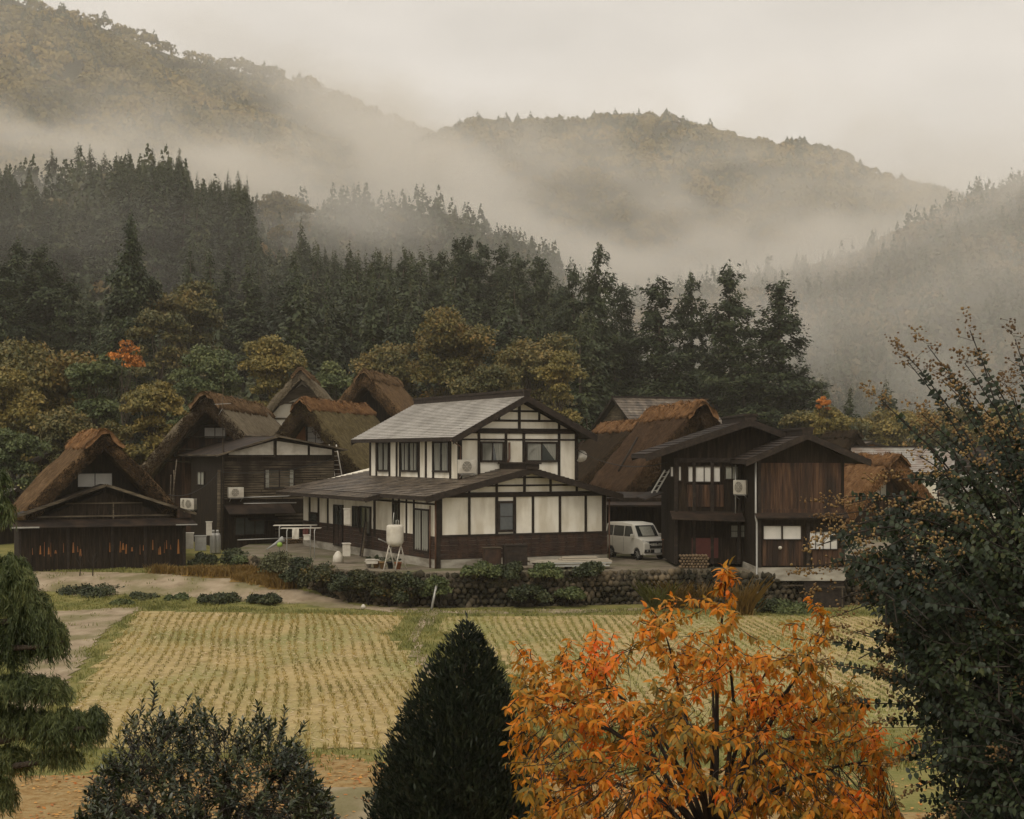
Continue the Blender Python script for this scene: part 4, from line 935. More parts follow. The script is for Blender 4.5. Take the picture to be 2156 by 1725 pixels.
sheet('dirt_path', [(-30, 76.5), (-22, 73.0), (-16.5, 72.2), (-13.4, 71.4), (-9.0, 67.6), (-6.2, 64.4), (-3.0, 63.2), (0, 62.8), (6, 63.6), (6, 62.6), (-1, 61.6), (-5, 62.3), (-8, 64.6), (-14, 66.3), (-30, 68.5)], M['sand'], .012, cell=.28, wob=.4)
sheet('dirt_path', [gp(80, 1290), gp(225, 1282), gp(300, 1280), gp(220, 1330), gp(165, 1385), gp(150, 1440), gp(60, 1520), gp(-60, 1500), gp(60, 1400)], M['sand'], .02, cell=.22, wob=.3)
sheet('dirt_path', [gp(895, 1290), gp(925, 1290), gp(885, 1330), gp(880, 1360), gp(905, 1400), gp(960, 1450), gp(930, 1460), gp(870, 1390), gp(862, 1345)], M['sand'], .02, cell=.3, wob=.12)
sheet('leaf_strewn_ground', [(-14, 31.0), (-9, 30.8), (-6.6, 31.8), (-3.5, 32.6), (-1.5, 32.0), (1, 31.0), (4, 30.5), (8, 27), (8, 10), (-14, 10)], M['litter'], .008, cell=.35, wob=1.3)
sheet('leaf_strewn_ground', [gp(640, 1660), gp(830, 1655), gp(900, 1720), gp(900, 1900), gp(640, 1900)], M['sand'], .02)
FIELD = [(-15.3, 62.4), (-12.4, 45), (-10.4, 33.6), (-6.5, 33.0), (-1.9, 33.4), (-1.7, 38), (-2.3, 44), (-3.6, 50), (-4.6, 55), (-4.2, 60.6), (-9, 61.6)]
sheet('rice_field', FIELD, M['paddy'], .016, wob=.1)
FIELD2 = [(-2.6, 60.2), (6, 61.0), (16, 60.5), (16, 36), (1.0, 36), (.2, 44), (-1.0, 51), (-2.7, 56)]
sheet('rice_field', FIELD2, M['paddy'], .016, wob=.1)
sheet('dry_grass_verge', [(-13.6, 74.6), (-12.6, 73.2), (-9.6, 68.0), (-10.4, 67.8), (-13.4, 70.2), (-17.4, 72.2)], M['ochre'], .03)
def inside(poly, x, y):
    ins = np.zeros(x.shape, bool); n = len(poly)
    for i in range(n):
        x1_, y1_ = poly[i]; x2_, y2_ = poly[(i + 1) % n]
        ins ^= ((y1_ > y) != (y2_ > y)) & (x < (x2_ - x1_) * (y - y1_) / (y2_ - y1_ + 1e-12) + x1_)
    return ins
def blades(x, y, z, h, w, g, lean=.35, per=5, spread=.05):
    n = len(x); x = np.repeat(x, per) + g.normal(0, spread, n * per); y = np.repeat(y, per) + g.normal(0, spread, n * per); z = np.repeat(z, per); h = np.repeat(h, per) * g.uniform(.6, 1.2, n * per)
    a = g.random(n * per) * 6.283; ln = lean * h * g.uniform(.2, 1.4, n * per)
    base = np.stack([x, y, z], 1); s = np.stack([np.cos(a + 1.57), np.sin(a + 1.57), 0 * a], 1) * w
    tip = base + np.stack([np.cos(a) * ln, np.sin(a) * ln, h], 1); mid = base + (tip - base) * .5 + np.array([0, 0, 1]) * (h * .1)[:, None]
    V = np.stack([base - s, base + s, mid + s * .8, tip, mid - s * .8], 1).reshape(-1, 3)
    return V, np.arange(n * per * 5).reshape(-1, 5)
# stubble rows left by the harvest
def stubble(poly, seed, dirx, gap, green, label):
    g = rng(seed); xs = [p[0] for p in poly]; P = []
    x0 = min(xs) - 12
    for i in range(int(40 / gap)):
        ph = g.random() * .17; wo = g.normal(0, .03)
        for k in range(int(31 / .15)):
            yy = 63 - k * .15 + ph; xx = x0 + i * gap + dirx * (63 - yy) * -1 + .10 * math.sin(yy * .35 + i * .2) + wo
            P.append((xx, yy, i))
    P = np.array(P); P[:, 0] += g.normal(0, .02, len(P)); P[:, 1] += g.normal(0, .07, len(P)); P = P[inside(poly, P[:, 0], P[:, 1])]
    keep = g.random(len(P)) < .55 + .6 * vnoise(P[:, 0], P[:, 1], 2.5, 7); P = P[keep]
    h = .035 + .065 * vnoise(P[:, 0], P[:, 1], 3.0, 2) + .05 * sstep(38, 34, P[:, 1])
    V, F = blades(P[:, 0], P[:, 1], land(P[:, 0], P[:, 1]) + .015, h, .010, g, .8, 6, .035)
    o = fast_mesh('rice_stubble', V, F, green); tag(o, label, 'stubble', kind='stuff')
M['stub'] = leafmat('rice_stubble', [(0.133, 0.124, 0.035), (0.224, 0.196, 0.055), (0.347, 0.275, 0.085), (0.529, 0.374, 0.129)], trans=.2, patch=.35)
M['stub2'] = leafmat('rice_stubble_green', [(0.120, 0.129, 0.034), (0.202, 0.206, 0.055), (0.304, 0.276, 0.083), (0.441, 0.367, 0.129)], trans=.2, patch=.35)
stubble(FIELD, 41, -.157, .30, M['stub'], 'cut rice stubble standing in long rows across the left paddy')
stubble(FIELD2, 42, -.05, .30, M['stub2'], 'greener rice stubble in the right paddy behind the orange tree')
# loose chopped straw lying between the rows
g = rng(50); n = 26000; x = g.uniform(-15.5, 16, n); y = g.uniform(33, 62.5, n); k = (inside(FIELD, x, y) | inside(FIELD2, x, y)) & (g.random(n) < .25 + .9 * vnoise(x, y, 1.8, 12)); x, y = x[k], y[k]; n = len(x)
V, F = leaves(np.stack([x, y, land(x, y) + .035], 1), np.stack([g.normal(0, 1, n), g.normal(0, 1, n), g.normal(0, .1, n)], 1), np.stack([g.normal(0, .25, n), g.normal(0, .25, n), np.ones(n)], 1), g.uniform(.12, .3, n), g.uniform(.02, .045, n))
M['strawlit'] = leafmat('loose_straw', [(0.319, 0.231, 0.112), (0.478, 0.358, 0.189), (0.584, 0.453, 0.275)], trans=0, patch=.4)
tag(fast_mesh('loose_straw', V, F, M['strawlit']), 'chopped straw strewn between the stubble rows', 'straw', kind='stuff')
# grass on the banks and verges
M['blade'] = leafmat('bank_grass', [(0.085, 0.093, 0.024), (0.162, 0.170, 0.043), (0.246, 0.238, 0.068), (0.340, 0.289, 0.093)], trans=.25, patch=.5)
M['blade_dry'] = leafmat('dry_grass', [(0.14, 0.085, 0.02), (0.27, 0.17, 0.045), (0.38, 0.24, 0.07)], trans=.2, patch=.6)
g = rng(60); n = 60000; y = np.sqrt(g.uniform(31 ** 2, 76 ** 2, n)); x = g.uniform(-.36, .36, n) * y
k = ~inside(FIELD, x, y) & ~inside(FIELD2, x, y) & ((y < 63) | (x < -9)) & (g.random(n) < .15 + 1.1 * vnoise(x, y, 1.5, 20)); 
pathm = inside([gp(80, 1290), gp(225, 1282), gp(300, 1280), gp(220, 1330), gp(165, 1385), gp(150, 1440), gp(60, 1520), gp(-60, 1500), gp(60, 1400)], x, y) | inside([(-30, 76.5), (-22, 73.0), (-16.5, 72.2), (-13.4, 71.4), (-9.0, 67.6), (-6.2, 64.4), (-3.0, 63.2), (-5, 62.6), (-8, 64.8), (-14, 66.5), (-30, 68.5)], x, y)
k &= ~pathm | (g.random(n) < .04)
k &= ~((y < 31.6) & (g.random(n) < .7))
x, y = x[k], y[k]
V, F = blades(x, y, land(x, y), .06 + .10 * vnoise(x, y, 1.2, 9), .014, g, .8, 5, .10)
tag(fast_mesh('bank_grass', V, F, M['blade']), 'short green grass on the paddy banks', 'grass', kind='stuff')
g = rng(61); n = 5200; x = g.uniform(-18, -9, n); y = g.uniform(67.6, 74.8, n); k = inside([(-13.6, 75), (-12.6, 73.4), (-9.6, 68.0), (-10.4, 67.8), (-13.4, 70.2), (-17.4, 72.2)], x, y) & (vnoise(x, y, 1.5, 3) > .3); x, y = x[k], y[k]
V, F = blades(x, y, land(x, y), .22 + .25 * vnoise(x, y, 1.0, 9), .016, g, .7, 6, .10)
tag(fast_mesh('dry_grass', V, F, M['blade_dry']), 'tufts of ochre dry grass beside the dirt path', 'grass', kind='stuff')
# fallen leaves in the foreground
g = rng(62); n = 26000; x = g.uniform(-14, 9, n); y = g.uniform(24, 35, n); k = g.random(n) < 1.1 * vnoise(x, y, 1.0, 4) ** 2 * sstep(34, 30, y); x, y = x[k], y[k]; n = len(x)
V, F = leaves(np.stack([x, y, land(x, y) + .03], 1), g.normal(0, 1, (n, 3)) * [1, 1, .1], np.stack([g.normal(0, .3, n), g.normal(0, .3, n), np.ones(n)], 1), g.uniform(.06, .12, n), g.uniform(.04, .07, n))
M['fallen'] = leafmat('fallen_leaves', [(0.22, 0.06, 0.012), (0.42, 0.14, 0.02), (0.50, 0.26, 0.06), (0.30, 0.18, 0.07)], trans=0)
tag(fast_mesh('fallen_leaves', V, F, M['fallen']), 'orange fallen leaves on the near ground', 'leaves', kind='stuff')
# ------------------------------------------------------------------ autumn trees behind the village
LEAF = {
 'rust': leafmat('rust_leaves', [(0.045, 0.052, 0.018), (0.10, 0.092, 0.026), (0.17, 0.125, 0.032), (0.27, 0.135, 0.03)], patch=.22, trans=.15),
 'green': leafmat('green_leaves', [(0.031, 0.048, 0.020), (0.070, 0.092, 0.034), (0.119, 0.140, 0.048), (0.182, 0.182, 0.063)], patch=.3, trans=.15),
 'yellow': leafmat('yellow_leaves', [(0.07, 0.075, 0.024), (0.15, 0.13, 0.038), (0.24, 0.185, 0.05), (0.36, 0.25, 0.065)], patch=.3, trans=.2),
 'olive': leafmat('olive_leaves', [(0.042, 0.049, 0.020), (0.091, 0.090, 0.031), (0.168, 0.133, 0.042), (0.266, 0.175, 0.050)], patch=.25, trans=.15),
 'orange': leafmat('orange_leaves', [(0.140, 0.063, 0.017), (0.364, 0.140, 0.028), (0.588, 0.210, 0.035), (0.630, 0.280, 0.056)], patch=.5, trans=.2),
}
def broad_tree(vx, vy, wpx, d, col, label, hz=.8, n=7000, leaf=.30, lumps=26, flat=.62, seed=None, base=None, name='broadleaf_tree', group='autumn trees behind the houses'):
    r = wpx / 2 / 3200 * d; top = at(vx, vy, d); hzr = r * hz
    gz = land_z(top.x, d) if base is None else base
    cz = max(top.z - hzr * 1.06, gz + hzr * .5)
    root = empty(name, (top.x, d, gz), 0, label, 'tree', group)
    (V, F), c = broad_crown(r, hzr, seed or int(vx), n, leaf, lumps, flat)
    V = V + np.array([0, 0, cz - gz])
    if cz - gz > hzr * 1.25 and d < 260 and col != 'orange':                              # boughs carried low on the trunk
        (V2, F2), c2 = broad_crown(r * .95, (cz - gz) * .62, int(vx) + 7, int(n * .8), leaf, lumps, flat); V, F = merge([(V, F), (V2 + np.array([0, 0, (cz - gz) * .55]), F2)])
    fast_mesh('crown', V, F, LEAF[col], root)
    tips = [(q[0] * .9, q[1] * .9, q[2] * .9 + cz - gz) for q in c[:12]]
    limbs(max(.6, (cz - gz) * 1.0), tips, max(.08, r * .06), int(vx)).build('trunk', M['bark'], root)
    return root
BT = [
 (70, 716, 300, 121, 'rust', 'wide rust-topped tree at the upper left of the village', .75, 13000, .34, 40),
 (205, 728, 140, 117, 'green', 'dark green tree right of the rust-topped one', 1.0, 7000, .28, 26),
 (262, 706, 90, 115, 'orange', 'thin orange-leaved tree beside the lone cedar', 1.2, 750, .24, 14),
 (2, 742, 150, 107, 'yellow', 'yellow-brown tree cut by the left edge above the barn', 1.5, 9000, .26, 34),
 (318, 796, 140, 106, 'yellow', 'round yellow-topped tree above the gap between barn and big house', .9, 7500, .24, 26),
 (432, 712, 160, 124, 'green', 'bright green feathery tree behind the big thatched house', 1.2, 9000, .26, 30),
 (578, 700, 140, 134, 'yellow', 'ochre rounded tree above the grey far thatched house', 1.1, 9500, .28, 34),
 (385, 574, 190, 172, 'olive', 'tall hazy olive tree right of the lone cedar', 1.0, 7000, .42, 26),
 (330, 640, 120, 160, 'olive', 'olive tree at the foot of the lone cedar', 1.0, 4500, .38, 20),
 (955, 646, 190, 150, 'rust', 'layered orange-brown tree above the white house roof', .95, 11000, .32, 34),
 (1125, 690, 190, 146, 'olive', 'olive-green layered tree right of the orange-brown one', .85, 9000, .32, 30),
 (1175, 735, 110, 138, 'yellow', 'small ochre tree low beside the olive-green layered tree', 1.0, 5000, .28, 20),
 (835, 712, 170, 152, 'olive', 'dark olive tree behind the brown far thatched house', .9, 8000, .32, 28),
 (1030, 760, 160, 140, 'olive', 'low olive tree directly over the white house ridge', .8, 7000, .3, 24),
 (700, 760, 120, 150, 'green', 'low green tree between the two far thatched houses', .9, 4500, .32, 18),
 (130, 850, 150, 104, 'olive', 'low olive tree just behind the barn ridge', .9, 7000, .24, 26),
 (30, 900, 130, 98, 'green', 'low green tree at the left edge behind the barn', .9, 6000, .22, 24),
 (390, 850, 110, 112, 'green', 'small green tree tucked behind the big thatched gable', 1.0, 5000, .24, 20),
 (230, 880, 120, 101, 'rust', 'low rusty bush tree behind the barn peak', .9, 5500, .22, 22),
 (1745, 845, 110, 150, 'yellow', 'yellow-green tree at the right end of the cedar grove', 1.0, 5500, .3, 20),
 (1736, 818, 34, 149, 'orange', 'narrow golden tree at the right foot of the grove', 2.2, 1500, .28, 10),
 (1690, 850, 100, 152, 'olive', 'olive tree under the last tall cedar', 1.1, 4500, .3, 18),
 (1860, 862, 180, 190, 'yellow', 'hazy ochre tree in the distance right of the grove', .6, 5000, .4, 26),
 (1990, 845, 200, 200, 'rust', 'hazy rust tree in the distance behind the dark shrub', .6, 5000, .4, 26),
 (2110, 850, 180, 195, 'yellow', 'hazy ochre tree at the right edge in the distance', .7, 4500, .4, 24),
 (1780, 880, 120, 170, 'olive', 'low hazy olive tree over the wooden house roof', .7, 4000, .35, 18),
 (575, 392, 100, 430, 'olive', 'spreading pine left of a pair on the misty ridge', 1.3, 4000, .7, 22),
 (618, 398, 100, 432, 'olive', 'spreading pine right of a pair on the misty ridge', 1.4, 4000, .7, 22),
 (835, 440, 60, 500, 'olive', 'round misty tree beside a narrow conifer on the ridge', .9, 2500, .7, 14),
 (815, 598, 50, 235, 'yellow', 'small yellow tree among the conifers of the slope', .6, 1500, .4, 10),
 (590, 470, 60, 350, 'rust', 'small rust tree among the hillside conifers', .8, 1800, .6, 10),
]
for a in BT: broad_tree(a[0], a[1], a[2], a[3], a[4], a[5], a[6], a[7], a[8], a[9], base=None if a[3] < 400 else None)
for vx, vy, d, lb in ((1790, 815, 165, 'small conifer right of the golden tree'), (1866, 797, 200, 'small hazy conifer standing alone on the valley floor'), (1730, 792, 170, 'small conifer tip over the golden tree'), (1235, 838, 120, 'small dark conifer in front of the pale metal roof')):
    plant_top(HILL[int(vx) % 8], vx, vy, d, None, 1.3, lb)
# ------------------------------------------------------------------ foreground plants
def ground_at(x, y): return land_z(x, y)
# the dark clipped cone
def cone_tree():
    D = 24.0; tip = at(985, 1303, D); g0 = ground_at(tip.x, D); H = tip.z - g0
    o = empty('cone_conifer', (tip.x, D, g0), 0, 'dense dark cone-shaped conifer in the foreground beside the orange tree', 'tree')
    g = rng(70); n = 46000; t = 1 - np.sqrt(g.random(n) * .98 + .0); t = np.clip(t, 0, 1)
    z = t * H; rr = 1.84 * (1 - t) ** .72 * (1 - .25 * (1 - t) ** 3); a = g.random(n) * 6.283
    lump = 1 + .10 * np.sin(a * 5 + z * 4) * np.sin(z * 5 + a * 2) + .13 * (vnoise(a * 3, z * 3, .8, 5) - .4) + .10 * (vnoise(a * 9, z * 9, .8, 6) - .4) + .05 * np.sin(a * 11 + z * 13)
    q = g.random(n) ** .28
    P = np.stack([np.cos(a) * rr * q * lump - .24 * (1 - t), np.sin(a) * rr * q * lump, z + g.normal(0, .04, n)], 1)
    out = np.stack([np.cos(a), np.sin(a), 0 * a], 1)
    V, F = leaves(P, out * .7 + np.array([0, 0, 1.]) + g.normal(0, .35, (n, 3)), out + g.normal(0, .5, (n, 3)), g.uniform(.07, .17, n), g.uniform(.022, .045, n))
    fast_mesh('crown', V, F, leafmat('cone_needles', [(0.004, 0.008, 0.004), (0.009, 0.016, 0.007), (0.022, 0.031, 0.013)], trans=.08, patch=2), o)
    limbs(H * .95, [], .09, 3).build('trunk', M['bark'], o)
cone_tree()
def leaf_shape(P, D, N, L, W, droop=.25):
    """broader leaves of four faces, bent along the midrib"""
    D = unit(D); S = unit(np.cross(D, N)); N2 = unit(np.cross(S, D)); L = L[:, None]; W = W[:, None]
    c0 = P; c1 = P + D * L * .5 + N2 * L * .04; c2 = P + D * L - N2 * L * droop
    m1 = P + D * L * .32 + S * W * .5 + N2 * W * .12; m2 = P + D * L * .32 - S * W * .5 + N2 * W * .12
    k1 = P + D * L * .68 + S * W * .38 - N2 * L * droop * .3 + N2 * W * .10; k2 = P + D * L * .68 - S * W * .38 - N2 * L * droop * .3 + N2 * W * .10
    V = np.stack([c0, m1, c1, m2, k1, c2, k2], 1).reshape(-1, 3); b = (np.arange(len(P)) * 7)[:, None]
    F = np.concatenate([b + np.array([[0, 1, 2, 3]]), b + np.array([[1, 4, 5, 2]]), b + np.array([[3, 2, 5, 6]])])
    return V, F
def shoot_plant(o, tips, root_pts, leaf_mat, twig_mat, seed, per, L, W, tipr=.006, spread=.9, droopd=.35, back=.5, nback=3, dr=.25, r0=.035, up=0.0):
    """branches run from root points to shoot tips; leaves ring the last stretch of every shoot"""
    g = rng(seed); gr = random.Random(seed); m = MB(); PP = []; DD = []; NN = []
    for ti, tp in enumerate(tips):
        tp = Vector(tp); base = min(root_pts, key=lambda q: (Vector(q) - tp).length * gr.uniform(.8, 1.25)); base = Vector(base)
        ln = (tp - base).length
        c1 = base.lerp(tp, .4) + Vector((gr.uniform(-1, 1), gr.uniform(-1, 1), gr.uniform(0, 1.2))) * .13 * ln
        c2 = base.lerp(tp, .75) + Vector((gr.uniform(-1, 1), gr.uniform(-1, 1), gr.uniform(-.2, .8))) * .08 * ln
        pts = [base, base.lerp(c1, .5), c1, c2, tp]
        m.tube(pts, [r0 * min(1, ln * .45), r0 * .6 * min(1, ln * .45), r0 * .42 * min(1, ln * .5), tipr * 1.5, tipr], 5, cap=False)
        ax = (tp - c2).normalized() + Vector((0, 0, up)); ax.normalize()
        axn = np.array(ax)
        n = per; s = np.linspace(0, 1, n) ** .8; a = np.arange(n) * 2.4 + gr.random() * 6
        lng = min(back, ln * .7)
        side = unit(np.cross(axn[None], np.array([[.3, .2, 1.]]))); s2 = unit(np.cross(axn[None], side))
        rad_ = side * np.cos(a)[:, None] + s2 * np.sin(a)[:, None]
        PP.append(np.array(tp)[None] - axn[None] * (lng * (1 - s))[:, None]); DD.append(rad_ * spread + axn[None] * (.25 + .6 * s[:, None]) + np.array([0, 0, -droopd]) + g.normal(0, .22, (n, 3))); NN.append(axn[None] * .6 + np.array([0, 0, .7]) + g.normal(0, .3, (n, 3)))
    PP = np.concatenate(PP); DD = np.concatenate(DD); NN = np.concatenate(NN); n = len(PP)
    V, F = leaf_shape(PP, DD, NN, g.uniform(L * .7, L * 1.25, n), g.uniform(W * .75, W * 1.2, n), dr)
    fast_mesh('leaves', V, F, leaf_mat, o, smooth=False); m.build('branches', twig_mat, o)
M['twig'] = surf('dark_twig', [(0.018, 0.014, 0.011), (0.05, 0.04, 0.03)], nscale=9, rough=.9)
M['twig_grey'] = surf('grey_twig', [(0.05, 0.042, 0.034), (0.11, 0.095, 0.078)], nscale=9, rough=.9)
# the orange tree
def orange_tree():
    D = 13.0; c = at(1500, 1900, D); gz = ground_at(c.x, D)
    o = empty('cherry_tree', (c.x, D, gz), 0, 'orange-leaved cherry tree filling the lower right foreground', 'tree')
    g = random.Random(17); org = Vector((c.x, D, gz)); tips = []; roots = []
    def loc(vx, vy, d): return at(vx, vy, d) - org
    outline = [(1062, 1460), (1075, 1350), (1130, 1385), (1180, 1340), (1240, 1330), (1300, 1315), (1350, 1285), (1400, 1262), (1450, 1270), (1500, 1245), (1560, 1280), (1600, 1300), (1650, 1330), (1700, 1320), (1760, 1345), (1800, 1400), (1840, 1450), (1875, 1530), (1925, 1560), (1900, 1640), (1860, 1700)]
    xs = [q[0] for q in outline]
    def topy(x): return np.interp(x, xs, [q[1] for q in outline])
    while len(tips) < 1080:
        vx = g.uniform(1062, 1905); ty = topy(vx); vy = g.uniform(ty + 12, 1800)
        if vy < ty + 60 and g.random() < .4: continue
        if math.sin(vx * .021 + 2) * math.sin(vy * .027 + vx * .008) > .45 and g.random() < .75: continue
        if vx < 1120 and vy > 1560 and g.random() < .5: continue
        f = min(1, (vy - ty) / 260); d = D + g.uniform(-1, 1) * (.35 + 1.15 * f)
        tips.append(loc(vx, vy, d))
    for q in [(1528, 1195), (1545, 1215), (1515, 1225), (1540, 1262), (1505, 1245), (1532, 1190), (1712, 1262), (1725, 1285), (1740, 1310), (1085, 1355), (1110, 1372), (1928, 1552), (1912, 1590), (1395, 1262), (1420, 1255), (1460, 1262), (1368, 1275), (1250, 1325), (1200, 1345), (1650, 1312)]:
        for k in range(2): tips.append(loc(q[0] + g.uniform(-8, 8), q[1] + g.uniform(-6, 6), D + g.uniform(-.15, .15)))
    trunk = MB()
    mains = [((1330, 1480), .5), ((1250, 1420), .2), ((1400, 1330), -.1), ((1530, 1330), .0), ((1620, 1400), .3), ((1700, 1400), -.3), ((1780, 1480), .2), ((1180, 1500), -.3), ((1440, 1500), -.6), ((1600, 1540), -.7), ((1350, 1620), -.6), ((1750, 1620), -.4), ((1200, 1640), .1), ((1500, 1420), .6), ((1690, 1540), .6), ((1528, 1225), 0.0), ((1735, 1330), -.1), ((1850, 1600), 0), ((1130, 1440), 0)]
    s0 = loc(1500, 1900, D) * 1.0; fork = Vector((0, 0, max(.5, (at(1500, 1790, D) - org).z)))
    trunk.tube([(0, 0, -.1), (.02, 0, fork.z * .5), tuple(fork)], [.10, .08, .065], 9)
    for (p, dd) in mains:
        e = loc(p[0], p[1], D + dd); ln = (e - fork).length
        mid = fork.lerp(e, .5) + Vector((g.uniform(-.15, .15), g.uniform(-.15, .15), .12 * ln))
        q = [fork, fork.lerp(mid, .5) + Vector((g.uniform(-.04, .04), 0, .02)), mid, mid.lerp(e, .5) + Vector((0, g.uniform(-.05, .05), .04)), e]
        trunk.tube(q, [.028, .023, .017, .012, .006], 6)
        roots += [q[2], q[3], q[4], q[2].lerp(q[3], .5), q[3].lerp(q[4], .5)]
    trunk.build('trunk', M['twig'], o)
    lm = leafmat('cherry_leaves', [(0.14, 0.12, 0.028), (0.34, 0.205, 0.03), (0.60, 0.265, 0.026), (0.80, 0.25, 0.018), (0.84, 0.11, 0.012)], pos=[0.02, .24, .42, .68, .95], trans=.42, patch=1.6, rough=.5)
    shoot_plant(o, tips, roots, lm, M['twig'], 18, 11, .088, .032, spread=.85, droopd=.6, back=.20, dr=.30, r0=.009, tipr=.003)
orange_tree()
# glossy evergreen bush at the bottom
def bush():
    D = 12.0; c = at(430, 1760, D); gz = ground_at(c.x, D)
    o = empty('evergreen_bush', (c.x, D, gz), 0, 'dark glossy evergreen bush with upright shoots at the bottom left', 'bush')
    g = random.Random(27); org = Vector((c.x, D, gz)); tips = []
    ox = [150, 190, 215, 250, 275, 325, 370, 420, 480, 545, 600, 640, 665, 700, 715]; oy = [1725, 1640, 1590, 1540, 1505, 1480, 1500, 1475, 1515, 1500, 1512, 1560, 1620, 1680, 1740]
    while len(tips) < 1000:
        vx = g.uniform(155, 712); ty = np.interp(vx, ox, oy); vy = g.uniform(ty + 8, 1800)
        f = min(1, (vy - ty) / 200); d = D + g.uniform(-1, 1) * (.15 + .95 * f); tips.append(at(vx, vy, d) - org)
    for q in ((325, 1442), (325, 1470), (300, 1478), (418, 1474), (410, 1490), (543, 1483), (548, 1500), (600, 1492), (275, 1508), (485, 1503), (370, 1495), (398, 1470), (640, 1525), (190, 1650), (232, 1590)):
        tips.append(at(q[0], q[1], D) - org)
    roots = [at(g.uniform(250, 620), g.uniform(1620, 1800), D + g.uniform(-.5, .5)) - org for _ in range(26)]
    m = MB()
    for q in roots: m.tube([(0, 0, 0), tuple(Vector(q) * .5 + Vector((0, 0, .1))), tuple(q)], [.04, .028, .018], 5)
    m.build('stems', M['twig'], o)
    lm = leafmat('osmanthus_leaves', [(0.010, 0.014, 0.007), (0.024, 0.034, 0.013), (0.048, 0.060, 0.020), (0.10, 0.10, 0.035)], pos=[0, .4, .72, 1], trans=.12, patch=2.0, rough=.32, spec=.5)
    shoot_plant(o, tips, roots, lm, M['twig'], 28, 13, .062, .021, spread=.85, droopd=-.15, back=.16, dr=.1, r0=.010, tipr=.0025, up=.8)
bush()
